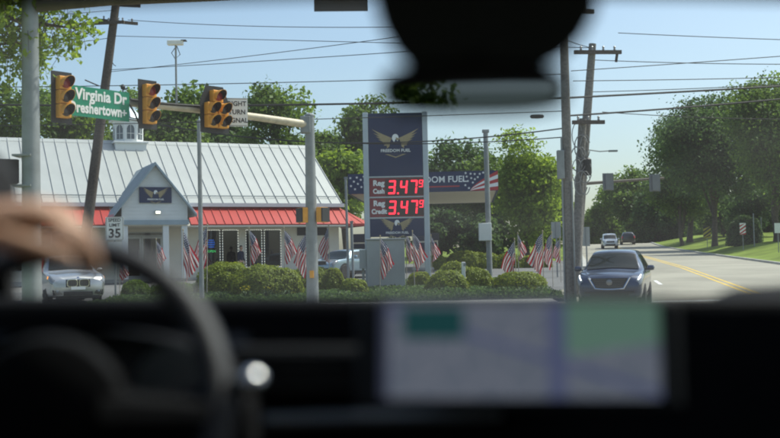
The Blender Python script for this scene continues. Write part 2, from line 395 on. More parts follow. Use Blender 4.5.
# near tree: limbs reach across the steel pole, twigs hang from them
def near_tree():
    base = Vector((-9.6, 20.6, 0))
    t = thing('overhanging_tree', 'near tree with hanging leafy twigs reaching over the steel signal pole', 'tree', base)
    b = MB(); pts = []; nr = []
    b.tube([(0, 0, -.2), (0, 0, .3), (.1, 0, 3), (.2, .1, 6), (.3, 0, 8.5), (.2, 0, 10.5)], [.34, .26, .22, .19, .11, .03], 10)
    limbs = []
    for ang, z0, ln, rise in [(0, 5.4, 3.7, 1.35), (-12, 5.8, 3.4, 1.9), (14, 5.2, 2.9, 1.3), (-30, 6, 3.0, 1.6), (35, 6, 3, 1.8), (5, 6.6, 4.0, 1.9), (-6, 5.0, 2.2, 1.3)] + [(a, 5.5 + (a % 7) * .4, 3.4, 1.7) for a in range(60, 330, 27)]:
        a = R(ang); e = Vector((math.cos(a) * ln, math.sin(a) * ln, z0 + rise * .55)); m = Vector((math.cos(a) * ln * .5, math.sin(a) * ln * .5, z0 + rise * .8))
        s = Vector((.12, 0, z0)); limbs.append((s, m, e))
        b.tube([s, (s + m) / 2 + Vector((0, 0, .15)), m, e], [.09, .07, .05, .015], 6)
    for s, m, e in limbs:
        for k in range(80):
            u = RNG.uniform(.12, 1.0); p = (s * (1 - u) ** 2 + m * 2 * u * (1 - u) + e * u * u)
            q = p + Vector((RNG.normal() * .3, RNG.normal() * .45, RNG.uniform(-.15, .45)))
            end = q + Vector((RNG.normal() * .18, RNG.normal() * .18, -RNG.uniform(.25, .95) * (1.15 - .55 * u)))
            b.tube([p, q, end], [.012, .008, .004], 4, cap=False)
            for j in range(RNG.integers(12, 22)):
                f = RNG.uniform(.0, 1.05); o = q.lerp(end, f) + Vector(RNG.normal(size=3) * .075)
                pts.append(o); nr.append((0, 0, 1))
    b.build('trunk', bark, t, smooth=True)
    pts = np.array(pts); inst('crown', leaf_mesh('crown', pts, np.array(nr, float), .066, L_bright, RNG.normal(.42, .22, len(pts)), .55), t)
near_tree()

# clipped shrubs
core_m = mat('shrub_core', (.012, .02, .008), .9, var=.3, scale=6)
def shrub(label, c, rx, ry, h, m=L_hedge, n=9000, leaf=.04, group=None, name='clipped_shrub'):
    t = thing(name, label, 'shrub', c, RNG.uniform(-.3, .3), group)
    sd = RNG.uniform(0, 50)
    def surf(v):
        v = v / np.linalg.norm(v); k = 1 + .10 * noise.noise(Vector(v * 2.2) + Vector((sd, 0, 0))) + .06 * noise.noise(Vector(v * 5) + Vector((0, sd, 0)))
        e = np.sign(v) * np.abs(v) ** .8; return e * np.array([rx, ry, h]) * k
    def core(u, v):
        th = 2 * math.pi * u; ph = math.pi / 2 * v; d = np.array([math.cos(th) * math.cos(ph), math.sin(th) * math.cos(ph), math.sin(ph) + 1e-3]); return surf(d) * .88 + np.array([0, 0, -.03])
    MB().grid(core, 24, 8).build('dark_core', core_m, t, smooth=True)  # dark dome added inside the leaves, its colour stands for inner shade
    p = np.empty((n, 3)); nr = np.empty((n, 3))
    for i in range(n):
        v = RNG.normal(size=3); v[2] = abs(v[2]); s = surf(v); p[i] = s * (1 - abs(RNG.normal() * .06)) + RNG.normal(size=3) * .02; nr[i] = s / np.linalg.norm(s)
    p[:, 2] = np.maximum(p[:, 2], .02)
    inst('foliage', leaf_mesh('foliage', p, nr * 3.0, leaf, m, RNG.normal(.5, .2, n), .65), t)
    return t
def shp(px0, px1, top, d, label, group, depth=None, **k):
    a = G(px0, d); b_ = G(px1, d); c = (a + b_) / 2; c.z = gz(d) + (.10 if 35.5 < d < 48.5 else 0)
    rx = (b_.x - a.x) / 2; h = P((px0 + px1) / 2, top, d).z - c.z
    return shrub(label, c, rx, depth or min(rx, 1.0), h, group=group, **k)
gS = 'clipped shrubs along the sidewalk'
shp(196, 256, 262, 41.5, 'long clipped shrub under the flag nearest the portico', gS, n=16000)
shp(228, 304, 266, 40.0, 'broad bright clipped shrub in front of the lit shop windows', gS, n=18000)
shp(288, 334, 266, 42.5, 'clipped shrub behind the mast arm pole', gS, n=7000)
shp(322, 345, 269, 41, 'small round shrub just beside the mast arm pole', gS)
shp(340, 368, 279, 40, 'low shrub beside the grey cabinet of the price sign', gS)
shp(408, 432, 272, 43, 'shaded shrub between the grey cabinet and the sign post', gS)
shp(426, 469, 271, 40, 'round clipped shrub in front of the price sign post', gS, n=8000)
shp(454, 493, 268, 42, 'round clipped shrub next to the white marker post', gS, n=8000)
shp(494, 546, 272, 40, 'wide clipped shrub below the cluster of flags by the poles', gS, n=8000)
shp(438, 470, 262, 45.5, 'clipped shrub hiding behind the round ones by the sign', gS)
shp(122, 150, 281, 41, 'dark shrub at the end of the bed by the speed sign', gS, m=L_mid)
shp(152, 198, 283, 41, 'low dark shrub in the bed below the portico', gS, m=L_mid)
gS2 = 'clipped hedge row behind the pumps'
for i, (a, c, tp, lb) in enumerate([(446, 484, 251, 'clipped hedge mound right of the fuel pump'), (470, 502, 253, 'clipped hedge mound behind the lamp pole with white box'), (490, 528, 254, 'clipped hedge mound under the bright tree'), (520, 552, 255, 'clipped hedge mound behind the flag cluster'), (420, 450, 256, 'clipped hedge mound behind the price sign post')]):
    shp(a, c, tp, 66, lb, gS2, n=6000, leaf=.07)
p = G(745, 99); p.z = bankz(p.x, 99) - .05
shrub('dark rounded bush on the bank behind the striped marker', p, 1.6, 1.5, 2.7, m=L_dark, n=6000, leaf=.08, name='bank_bush')
# leafy ground cover over the bed: nobody could count it
n_c = 60000; px_ = RNG.uniform(-10.2, 5.7, n_c); py_ = RNG.uniform(35.7, 48.3, n_c)
hz_ = np.array([.5 + .5 * noise.noise((a * .7, b_ * .7, 3)) for a, b_ in zip(px_, py_)])
pz_ = np.array([gz(v) for v in py_]) + .11 + RNG.uniform(0, 1, n_c) * (.03 + .26 * np.clip(hz_, 0, 1))
tag(inst('ground_cover', leaf_mesh('ground_cover', np.stack([px_, py_, pz_], 1), np.tile([0, 0, 1.0], (n_c, 1)), .06, L_dark, RNG.normal(.5, .22, n_c), .5), None), 'low leafy ground cover filling the bed between the shrubs', 'ground cover', kind='stuff')
# low perennials with a few yellow flowers in the bed
yf = mat('yellow_petals', (.75, .6, .03), .6, var=.1)
for i, (px, d, fl, lb) in enumerate([(247, 38.0, 9, 'low plant with yellow flowers in front of the broad shrub'), (222, 38.0, 0, 'strappy green plant in front of the long shrub'), (286, 37.8, 0, 'strappy pale plant between the broad shrub and mast arm pole'), (268, 38.2, 3, 'strappy plant with one or two yellow flowers'), (178, 38.6, 0, 'strappy plant in the bed below the portico')]):
    c = G(px, d); c.z += .10; t = thing('flowering_plant', lb, 'plant', c, 0, 'low plants in the bed'); b = MB()
    for k in range(46):
        a = RNG.uniform(0, 6.28); r = RNG.uniform(.12, .34); hh = RNG.uniform(.22, .42); wv = Vector((-math.sin(a), math.cos(a), 0)) * .014
        q = [Vector((math.cos(a) * r * f, math.sin(a) * r * f, hh * (f * 1.9 - f * f * 1.1))) for f in (0, .4, .75, 1.0)]
        o = len(b.v)
        for v in q: b.v += [tuple(v - wv), tuple(v + wv)]
        b.f += [(o + 2 * j, o + 2 * j + 1, o + 2 * j + 3, o + 2 * j + 2) for j in range(3)]
    b.build('leaves', mat('strap_leaf', (.07, .13, .04), .6, var=.3), t)
    for k in range(fl):
        a = RNG.uniform(0, 6.28); r = RNG.uniform(0, .25)
        MB().lathe([(.005, -.03), (.02, 0), (.045, .02), (.01, .015)], (math.cos(a) * r, math.sin(a) * r, RNG.uniform(.36, .5)), 8).build('flower', yf, t)

# ================================================================ THE STORE
BA = R(24)
store_o = Vector((-2.9, 61, 1.05)); e_ = Vector((math.cos(BA), math.sin(BA), 0)); n_ = Vector((-math.sin(BA), math.cos(BA), 0))
st = thing('gas_station_store', 'white store with grey standing seam roof, red awning and gabled portico', 'store', store_o, BA)
roofm = mat('grey_metal_roof', (.42, .435, .42), .45, .2, var=.07, scale=.7)
redm = mat('red_metal_awning', (.43, .035, .025), .45, .1, var=.10, scale=2)
bluem = mat('blue_grey_metal', (.30, .37, .42), .45, .2, var=.08, scale=2)
alu = mat('aluminium_frame', (.45, .46, .46), .4, .6, var=.08)
fl = MB().box((-12.6, 5.3, -.25), (25.2, 10.7, .5)); fl.build('floor_slab', concrete, st)
# local frame: x along the front (0 = right corner, negative left), y back, z up
LEN = 25.0; EZ = 3.98; RZ = 7.75
front = MB(); T = .25
def wall_x(x0, x1, z0, z1): front.box(((x0 + x1) / 2, T / 2, (z0 + z1) / 2), (x1 - x0, T, z1 - z0))
wins = [(-4.38, -3.4), (-5.42, -4.48), (-6.72, -5.82), (-7.7, -6.82)]
wall_x(-3.4, 0, 0, EZ); wall_x(-9.3, -7.7, 0, EZ); wall_x(-5.82, -5.42, 0, EZ)
for x0, x1 in ((-5.42, -3.4), (-7.7, -5.82)): wall_x(x0, x1, 2.55, EZ); wall_x(x0, x1, 0, .45)
wall_x(-9.6, -9.3, 0, EZ); wall_x(-12.15, -9.6, 2.45, EZ); wall_x(-13.6, -12.15, 0, EZ)
wall_x(-17.5, -13.6, 2.5, EZ); wall_x(-17.5, -13.6, 0, .5); wall_x(-LEN, -17.5, 0, EZ)
front.build('front_wall', off_white, st)
MB().box((-T / 2 - .001, 5.3, EZ / 2), (T, 10.0, EZ)).build('side_wall', off_white, st)
MB().box((-LEN + T / 2, 5.3, EZ / 2), (T, 10.0, EZ)).build('side_wall', off_white, st)
MB().box((-LEN / 2, 10.5, EZ / 2), (LEN, T, EZ)).build('back_wall', off_white, st)
for gx in (-.02, -LEN + .02):
    MB().prism([(.12, EZ), (10.5, EZ), (5.3, RZ - .12)], gx - .06, gx + .06, 'x').build('gable_wall', white_metal, st)
# inside: back partition and shelves give the windows something to show
MB().box((-6, 4.2, 1.3), (12, .15, 2.6)).build('interior_partition', mat('interior_wall', (.35, .33, .3), .8), st)
for k in range(4): MB().box((-3.4 - k * 1.3, 2.2, .75), (.9, .5, 1.5)).build('display_shelf', mat('shelf_goods', (.16, .14, .12), .7, var=.6, scale=9), st)
# windows
def window(x0, x1, z0, z1, y=.10, nmul=1):
    w_ = MB(); f = .05
    w_.box(((x0 + x1) / 2, y, z0 + f / 2), (x1 - x0, .09, f)); w_.box(((x0 + x1) / 2, y, z1 - f / 2), (x1 - x0, .09, f))
    for i in range(nmul + 1):
        xx = x0 + f / 2 + (x1 - x0 - f) * i / nmul; w_.box((xx, y, (z0 + z1) / 2), (f, .088, z1 - z0 - 2 * f))
    fr = w_.build('window', alu, st)
    MB().box(((x0 + x1) / 2, y + .01, (z0 + z1) / 2), (x1 - x0 - .06, .012, z1 - z0 - .06)).build('pane', pane, fr)
    return fr
for x0, x1 in wins: window(x0, x1, .45, 2.55)
window(-17.5, -13.6, .5, 2.5, nmul=4)
# string of lamps round the shop windows
bulb = mat('string_lamp', (.9, .9, .85), .4, emit=(1, .95, .85), es=.8)
b = MB()
for x0, x1 in wins:
    for k in range(15): 
        z = .5 + 2.0 * k / 14
        for x in (x0 + .02, x1 - .02): b.box((x, .035, z), (.03, .03, .03))
    for k in range(1, 9):
        x = x0 + (x1 - x0) * k / 9; b.box((x, .035, 2.52), (.03, .03, .03)); b.box((x, .035, .5), (.03, .03, .03))
tag(b.build('string_lights', bulb, st), kind='stuff')
neon = MB()
for k in range(4): neon.box((-7.3, .125, 1.62 + .12 * k), (.42 - .08 * abs(k - 1.5), .012, .07))
neon.build('blue_window_sign', mat('neon_blue', (.02, .1, .6), .4, emit=(.03, .2, 1), es=1.5), st)
text('green_window_sign', 'OPEN', .17, mat('neon_green', (.05, .5, .1), .4, emit=(.1, .9, .25), es=1.5), st, (-7.28, .12, 1.38))
# dark louvred vent
vt = MB().box((-1.6, -.02, 2.42), (1.75, .05, .46)).build('vent', mat('vent_dark', (.03, .03, .032), .6), st)
for k in range(5): MB().box((-1.6, -.055, 2.26 + .08 * k), (1.7, .02, .03)).build('slat', black_plastic, vt)
# roof: panels with upstanding seams, both slopes
slope_len = math.hypot(5.3 + .25, RZ - EZ); sl_ang = math.atan2(RZ - EZ + .2, 5.3 + .25)
roof = MB().prism([(-.15, EZ - .08), (5.3, RZ - .14), (10.75, EZ - .08), (10.75, EZ - .16), (5.3, RZ - .22), (-.15, EZ - .16)], -LEN - .15, .15, 'x').build('roof', white_metal, st)
pw = .62; npan = int((LEN + .3) / pw); slen = math.hypot(5.5, RZ - EZ + .13)
pm = MB(); pm.box((pw / 2, slen / 2, 0), (pw - .004, slen, .03)); pm.box((pw - .02, slen / 2, .034), (.03, slen, .06)); panel_me = pm.mesh('roof_panel', roofm)
ang = math.atan2(RZ - EZ + .07, 5.5)
for k in range(npan):
    inst('roof_panel', panel_me, roof, (.15 - (k + 1) * pw, -.22, EZ - .04), (ang, 0, 0))
    inst('roof_panel', panel_me, roof, (.15 - k * pw, 10.82, EZ - .04), (ang, 0, math.pi))
MB().prism([(5.0, RZ - .13), (5.3, RZ + .09), (5.6, RZ - .13)], -LEN - .2, .2, 'x').build('ridge_cap', roofm, roof)
MB().box((-LEN / 2, .22, EZ + .39), (LEN, .035, .05)).build('snow_rail', roofm, roof)
MB().box((-LEN / 2, -.27, EZ - .12), (LEN + .5, .09, .2)).build('gutter', white_metal, roof)
# red awning along the front, hipped round the corner
AW0, AW1 = EZ - .22, 2.78; AD = 1.35
aw = MB().prism([(-.02, AW0 - .02), (-AD, AW1 - .06), (-AD, AW1 - .14), (-.02, AW1 - .14)], -LEN, 0, 'x').build('awning', off_white, st)
aw_len = math.hypot(AD, AW0 - AW1); aw_ang = math.atan2(AW0 - AW1, AD); apw = .46
am = MB(); am.box((apw / 2, aw_len / 2, 0), (apw - .004, aw_len, .025)); am.box((apw - .015, aw_len / 2, .03), (.022, aw_len, .05)); am.box((apw / 2, -.012, -.06), (apw - .006, .02, .16)); ame = am.mesh('awning_panel', redm)
for k in range(int(8.9 / apw)): inst('awning_panel', ame, aw, (-(k + 1) * apw, -AD - .01, AW1), (aw_ang, 0, 0))
for k in range(int(12.2 / apw)): inst('awning_panel', ame, aw, (-12.7 - (k + 1) * apw, -AD - .01, AW1), (aw_ang, 0, 0))
MB().add([(0, -AD - .02, AW1 + .01), (AD, -AD - .02, AW1 + .01), (0, 0, AW0), (0, 0, AW1 - .1), (AD, -AD - .02, AW1 - .12), (0, -AD - .02, AW1 - .12), (AD, 3, AW1 + .01), (0, 3, AW0), (AD, 3, AW1 - .12)],
         [(0, 1, 2), (0, 5, 4, 1), (1, 6, 7, 2), (1, 4, 8, 6), (3, 5, 4), (3, 4, 8)]).build('awning_hip', redm, aw)
for k in range(3): MB().tube([(.0 + .45 * k, -AD + .0 - .015, AW1 + .03), (.02 + .0 * k, -.02 - .0, AW0 + .03)] if k == 0 else [(.45 * k, -AD - .01, AW1 + .03), (.14 * k, -AD * .3 * k / 3 - .1, AW0 - .25 + .02 * k)], .016, 5).build('awning_rib', redm, aw)
MB().tube([(AD - .1, -AD + .15, 0), (AD - .1, -AD + .15, AW1 - .1)], .07, 8).build('awning_post', white_metal, st, smooth=True)
MB().tube([(AD - .1, 1.2, 0), (AD - .1, 1.2, AW1 - .1)], .07, 8).build('awning_post', white_metal, st, smooth=True)
# portico
PX, PW2, PD = -10.8, 1.66, 2.3; PE, PA = 3.78, 5.86
po = MB(); po.prism([(PX - PW2, 2.75), (PX + PW2, 2.75), (PX + PW2, PE), (PX, PA - .12), (PX - PW2, PE)], -PD, -PD + .14); 
portico = po.build('portico', white_metal, st)
for k in range(16):
    z = 2.95 + k * .185; hw = PW2 if z < PE else PW2 * (PA - .12 - z) / (PA - .12 - PE)
    if hw > .12: MB().box((PX, -PD - .008, z), (2 * hw - .05, .012, .168)).build('siding_board', white_metal, portico)
MB().box((PX, -PD - .03, 2.84), (2 * PW2 + .1, .1, .24)).build('beam', bluem, portico)
MB().box((PX, -PD / 2, 2.70), (2 * PW2, PD - .02, .06)).build('ceiling_board', off_white, portico)
ov = .42
for s in (-1, 1):
    rl = MB(); dz = (PA - PE) / PW2
    a = (PX, PA); c = (PX + s * (PW2 + ov), PA - dz * (PW2 + ov))
    rl.prism([a, c, (c[0], c[1] - .12), (a[0], a[1] - .14)], -PD - .3, 2.9); sl_o = rl.build('portico_roof', bluem, portico)
    L_ = math.hypot(PW2 + ov, dz * (PW2 + ov)); an = math.atan2(dz, 1)
    for k in range(7):
        y = -PD - .2 + k * .5
        MB().tube([(a[0], y, a[1] + .02), (c[0], y, c[1] + .02)], .022, 4).build('seam', bluem, sl_o)
for x in (PX - PW2 + .16, PX + PW2 - .16, PX + .55):
    MB().box((x, -PD + .12, 1.36), (.3, .2, 2.72)).build('portico_column', white_metal, portico, bevel=.015)
MB().box((PX - PW2 + .07, -PD / 2, 1.36), (.12, PD - .2, 2.72)).build('portico_side', off_white, portico)
# glass doors
def door(x0, x1):
    d = MB(); y = .06; z1 = 2.2
    d.box((x0 + .045, y, z1 / 2), (.09, .06, z1)); d.box((x1 - .045, y, z1 / 2), (.09, .06, z1)); d.box(((x0 + x1) / 2, y, .08), (x1 - x0 - .18, .058, .16)); d.box(((x0 + x1) / 2, y, z1 - .05), (x1 - x0 - .18, .058, .1))
    o = d.build('door', alu, st); MB().box(((x0 + x1) / 2, y, z1 / 2 + .05), (x1 - x0 - .17, .012, z1 - .24)).build('pane', pane, o)
    MB().tube([(x1 - .14, y - .07, .8), (x1 - .14, y - .07, 1.5)], .018, 6).build('handle', alu, o)
door(-12.13, -11.05); door(-11.03, -9.95)
window(-12.15, -9.6, 2.22, 2.45); window(-9.93, -9.62, .02, 2.2)
# portico sign with the eagle emblem
def eagle(parent, c, wd, y, words=True, big=False):
    cx, cz = c; s = wd / 2
    gm = MB()
    for sd in (-1, 1):
        for k in range(7):                              # feathers fan out from the shoulder
            f = k / 6; x0 = .16 + .10 * f; z0 = .10 - .22 * f
            tipx = .98 - .62 * f ** 1.3; tipz = .52 - .82 * f ** .9; wdt = .055
            px_, pz_ = x0, z0; mx_, mz_ = (x0 + tipx) / 2, (z0 + tipz) / 2 - .05 + .05 * f
            dx, dz = tipx - x0, tipz - z0; ll = math.hypot(dx, dz); nx, nz_ = -dz / ll * wdt, dx / ll * wdt
            poly = [(px_ - nx * .6, pz_ - nz_ * .6), (mx_ - nx, mz_ - nz_), (tipx, tipz), (mx_ + nx, mz_ + nz_), (px_ + nx * .6, pz_ + nz_ * .6)]
            vs = [(cx + sd * a * s, y - .002 * k, cz + b_ * s) for a, b_ in poly]
            gm.add(vs, [tuple(range(5))])
    w_ = gm.build('emblem_wings', gold, parent, fix=False)
    hd = MB(); n = 18
    hd.add([(cx + s * (.14 * math.cos(q)), y - .016, cz + s * (.13 + .17 * math.sin(q))) for q in [2 * math.pi * i / n for i in range(n)]], [tuple(range(n))])
    hd.build('emblem_head', white_print, parent, fix=False)
    bk = MB().add([(cx + s * .02, y - .018, cz + s * .16), (cx + s * .17, y - .018, cz + s * .10), (cx + s * .12, y - .018, cz + s * .02), (cx + s * .02, y - .018, cz + s * .06)], [(0, 1, 2, 3)]); bk.build('emblem_beak', gold, parent, fix=False)
    MB().add([(cx - s * .05, y - .018, cz - s * .04), (cx + s * .10, y - .018, cz - s * .04), (cx + s * .02, y - .018, cz + s * .10)], [(0, 1, 2)]).build('emblem_throat', navy, parent, fix=False)
    if words:
        text('lettering', 'FREEDOM FUEL', s * .17, white_print, parent, (cx, y - .012, cz - s * .40), off=s * .004, sx=1.05)
        MB().add([(cx - s * .45, y - .008, cz - s * .54), (cx + s * .45, y - .008, cz - s * .54), (cx, y - .008, cz - s * .70)], [(0, 1, 2)]).build('emblem_chevron', gold, parent, fix=False)
        MB().add([(cx - s * .30, y - .011, cz - s * .545), (cx + s * .30, y - .011, cz - s * .545), (cx, y - .011, cz - s * .65)], [(0, 1, 2)]).build('emblem_chevron', navy, parent, fix=False)
sg = MB().box((PX + .02, -PD - .06, 4.22), (1.62, .09, .80)).build('store_sign', navy, st, bevel=.01)
eagle(sg, (PX + .02, 4.26), 1.35, -PD - .112)
lb = MB().box((PX + .12, -PD - .09, 3.36), (.26, .16, .16)).build('wall_lamp', alu, st, bevel=.01)
MB().box((PX + .12, -PD - .18, 3.34), (.22, .03, .12)).build('lens', mat('lamp_lens', (.9, .88, .8), .3, emit=(1, .93, .75), es=2.2), lb)
# cupola on the ridge
cx, cy = -10.7, 5.3
RZ0 = RZ; RZ = RZ - .75
cu = MB().box((cx, cy, RZ - .05), (1.75, 1.75, 1.3)).build('cupola', white_metal, st, bevel=.02)
MB().box((cx, cy, RZ + .65), (1.95, 1.95, .1)).build('cupola_ledge', white_metal, cu, bevel=.02)
oc = [(cx + .86 * math.cos(R(22.5 + 45 * k)), cy + .86 * math.sin(R(22.5 + 45 * k))) for k in range(8)]
MB().prism(oc, RZ + .70, RZ + 1.95, 'z').build('cupola_drum', white_metal, cu)
for k in range(8):
    a = R(45 * k); ro = .86 * math.cos(R(22.5)); wv = MB(); uu = Vector((-math.sin(a), math.cos(a), 0)); nn = Vector((math.cos(a), math.sin(a), 0)); o = Vector((cx, cy, RZ + .85)) + nn * (ro + .006)
    pts_ = [(-.21, 0), (.21, 0), (.21, .62)] + [(.21 * math.cos(q), .62 + .21 * math.sin(q)) for q in [math.pi * i / 8 for i in range(1, 8)]] + [(-.21, .62)]
    wv.add([o + uu * x + Vector((0, 0, z)) for x, z in pts_], [tuple(range(len(pts_)))]); wn = wv.build('arched_window', mat('cupola_glass', (.09, .11, .13), .1, var=.1), cu)
    br = MB(); br.tube([o + nn * .012, o + nn * .012 + Vector((0, 0, .82))], .014, 4); br.tube([o + nn * .012 + uu * -.21 + Vector((0, 0, .32)), o + nn * .012 + uu * .21 + Vector((0, 0, .32))], .014, 4)
    br.tube([o + nn * .012 + uu * x + Vector((0, 0, z)) for x, z in pts_[2:]] , .018, 4); br.build('muntin', white_metal, wn)
MB().box((cx, cy, RZ + 1.99), (1.85, 1.85, .09)).build('cupola_cornice', white_metal, cu)
MB().lathe([(.92, RZ + 2.03), (.72, RZ + 2.3), (.4, RZ + 2.62), (.06, RZ + 2.85), (.03, RZ + 3.1)], (cx, cy, 0), 8).build('cupola_roof', bluem, cu)

RZ = RZ0
# ================================================================ PRICE SIGN
D = 44.0
pc = G(398.5, D); base = Vector((pc.x, D, gz(D) + .1))
ps = thing('fuel_price_sign', 'tall navy fuel price sign with eagle emblem and red digits', 'sign', base)
HW = 32.5 / F * D
def zz(py): return P(398.5, py, D).z - base.z
for s in (-1, 1): MB().box((s * (HW - .11), 0, (zz(112.5)) / 2), (.22, .34, zz(112.5))).build('post', mat('sign_post_grey', (.45, .50, .55), .5, .3, var=.06), ps, bevel=.02)
iw = HW - .225
def panel(y0, y1, m, name, dy=0): return MB().box((0, dy, (zz(y0) + zz(y1)) / 2), (2 * iw, .30, zz(y0) - zz(y1))).build(name, m, ps, bevel=.01)
top = panel(113.5, 176.5, navy, 'top_panel'); eagle(top, (0, zz(141.5)), 1.95, -.158)
bot = panel(218.5, 236.5, navy, 'bottom_panel'); eagle(bot, (0, zz(225.5)), 1.5, -.158)
frame_m = mat('sign_frame', (.42, .45, .47), .5, .4, var=.08)
for y in (177, 197.2, 217.8): MB().box((0, -.01, zz(y)), (2 * iw, .31, .06)).build('rail', frame_m, ps)
led = mat('red_led', (.5, .01, .02), .4, emit=(1, .02, .05), es=1.7)
price_bg = mat('price_panel_red', (.20, .012, .022), .45, var=.1, scale=3)
dark_bg = mat('led_window', (.035, .004, .008), .3, var=.2)
SEG = {'3': 'abgcd', '4': 'fgbc', '7': 'abc', '9': 'abcdfg'}
def digit(ch, x, z, h, wd, parent, y):
    t = h * .13; m = MB(); sk = .10
    def bar(x0, z0, x1, z1, ho):
        sh = lambda zz_: sk * (zz_ - z)
        m.add([(x0 + sh(z0), y, z0), (x1 + sh(z0), y, z0), (x1 + sh(z1), y, z1), (x0 + sh(z1), y, z1), (x0 + sh(z0), y + .01, z0), (x1 + sh(z0), y + .01, z0), (x1 + sh(z1), y + .01, z1), (x0 + sh(z1), y + .01, z1)],
              [(0, 1, 2, 3), (4, 7, 6, 5), (0, 4, 5, 1), (1, 5, 6, 2), (2, 6, 7, 3), (3, 7, 4, 0)])
    l, r, b_, tp = x - wd / 2, x + wd / 2, z - h / 2, z + h / 2
    for s in SEG[ch]:
        if s == 'a': bar(l + t * .3, tp - t, r - t * .3, tp, 1)
        if s == 'd': bar(l + t * .3, b_, r - t * .3, b_ + t, 1)
        if s == 'g': bar(l + t * .3, z - t / 2, r - t * .3, z + t / 2, 1)
        if s == 'b': bar(r - t, z + .02, r, tp - t * .3, 0)
        if s == 'c': bar(r - t, b_ + t * .3, r, z - .02, 0)
        if s == 'f': bar(l, z + .02, l + t, tp - t * .3, 0)
    return m.build('price_digit', led, parent)
for (y0, y1, wd) in ((178, 196.8, 'Cash'), (198, 217.2, 'Credit')):
    pp = panel(y0, y1, price_bg, 'price_panel'); zc = (zz(y0) + zz(y1)) / 2; hh = zz(y0) - zz(y1)
    MB().box((.33, -.152, zc), (1.55, .014, hh * .88)).build('digit_window', dark_bg, pp)
    text('fuel_grade', 'Reg', .30, white_print, pp, (-iw + .38, -.156, zc + .17), off=.014)
    text('payment_word', wd, .27, white_print, pp, (-iw + .38, -.156, zc - .16), off=.013, sx=.85)
    for ch, x, h_, z_ in (('3', -.18, .56, 0), ('4', .30, .56, 0), ('7', .70, .56, 0), ('9', 1.0, .30, .13)): digit(ch, x, zc + z_, h_, .30 if h_ > .4 else .17, pp, -.172)
    MB().box((.06, -.166, zc - .25), (.07, .012, .07)).build('decimal_point', led, pp)
# cabinet at its foot
cbp = G(386.5, 42.9); cb = thing('sign_cabinet', 'plain grey metal cabinet standing at the foot of the price sign', 'cabinet', (cbp.x, 42.9, gz(42.9) + .1))
cm = mat('cabinet_grey', (.36, .38, .38), .55, .1, var=.06, scale=2)
chh = P(386, 240, 42.9).z - cb.location.z
MB().box((0, 0, chh / 2), (1.5, .7, chh)).build('cabinet_body', cm, cb, bevel=.02)
MB().box((0, 0, chh + .03), (1.6, .8, .06)).build('cabinet_lid', cm, cb, bevel=.01)
MB().box((-.9, .0, chh * .62), (.28, .4, .75)).build('meter_box', cm, cb, bevel=.01); MB().box((-.9, 0, chh * .25), (.1, .1, chh * .5)).build('meter_post', galv, cb)

# ================================================================ FUEL CANOPY
cd = 62.0; pl_ = P(348, 184, cd); pr_ = P(498, 180, cd - .6)
cw = (pr_ - pl_).length; ca = math.atan2(pr_.y - pl_.y, pr_.x - pl_.x)
cz0 = P(348, 194.2, cd).z; cz1 = P(348, 174.2, cd).z; gzc = gz(66)
cp = thing('fuel_canopy', 'fuel canopy with navy star and stripe fascia over the pumps', 'canopy', (pl_.x, pl_.y, gzc), ca)
h0, h1 = cz0 - gzc, cz1 - gzc; DEP = 12.5
MB().box((cw / 2, DEP / 2, h0 + .08), (cw - .1, DEP - .1, .12)).build('soffit', mat('soffit_beige', (.62, .57, .47), .7, var=.05), cp)
fas = MB().box((cw / 2, .06, (h0 + h1) / 2), (cw, .12, h1 - h0)).build('fascia', navy, cp)
fa2 = MB().box((cw - .06, DEP / 2 + .07, (h0 + h1) / 2), (.12, DEP - .12, h1 - h0)).build('fascia', navy, cp)
MB().box((.06, DEP / 2 + .07, (h0 + h1) / 2), (.12, DEP - .12, h1 - h0)).build('fascia', navy, cp); MB().box((cw / 2, DEP + .05, (h0 + h1) / 2), (cw - .26, .1, h1 - h0)).build('fascia', navy, cp)
MB().box((cw / 2, DEP / 2, h1 - .12), (cw - .3, DEP - .3, .1)).build('deck', galv, cp)
H = h1 - h0; X = lambda px: (px - 348) / (498 - 348) * cw
text('fascia_lettering', 'FREEDOM FUEL', .50, white_print, fas, (X(437), -.006, h0 + H * .60), off=.008, sx=.98)
MB().box((X(437), -.004, h0 + H * .26), (2.6, .012, .07)).build('fascia_underline', red_print, fas)
def star(c, r, y, ax=0):
    m = MB(); pts_ = []
    for k in range(10):
        q = R(90 + 36 * k); rr = r if k % 2 == 0 else r * .42; pts_.append((c[0] + rr * math.cos(q), y, c[1] + rr * math.sin(q)) if ax == 0 else (y, c[0] + rr * math.cos(q), c[1] + rr * math.sin(q)))
    m.add([(c[0], y, c[1]) if ax == 0 else (y, c[0], c[1])] + pts_, [(0, 1 + k, 1 + (k + 1) % 10) for k in range(10)]); return m
sw = MB()
for sx0, sgn in ((462, 1),):        # stripes sweep out to the end, stars in front of them
    for k in range(5):
        n = 14; vs_ = []
        f0, f1 = k / 5, (k + 1) / 5
        for i in range(n + 1):
            u = i / n; xx = X(470 + 28 * u) if sgn > 0 else X(380 - 32 * u) 
            lo = h0 + .02 + (H - .04) * 0; start = (H - .04) * (u ** .7); 
            z_a = h0 + .02 + start * f0; z_b = h0 + .02 + start * f1; vs_ += [(xx, -.006 - .0004 * k, z_a), (xx, -.006 - .0004 * k, z_b)]
        MB().add(vs_, [(2 * i, 2 * i + 2, 2 * i + 3, 2 * i + 1) for i in range(n)]).build('fascia_stripe', red_print if k % 2 == 0 else white_print, fas, fix=False)
stars = [(463.5, .55), (465.5, .3), (467, .72), (468, .5), (469, .15), (471, .86), (471.5, .64), (473, .42), (475, .84), (475, .58), (480, .84), (478, .68), (483.5, .9), (466, .9), (350.5, .8), (354, .62), (351, .4), (357, .82), (358, .5), (361, .7), (364, .86), (364.5, .55), (355, .24), (361.5, .34)]
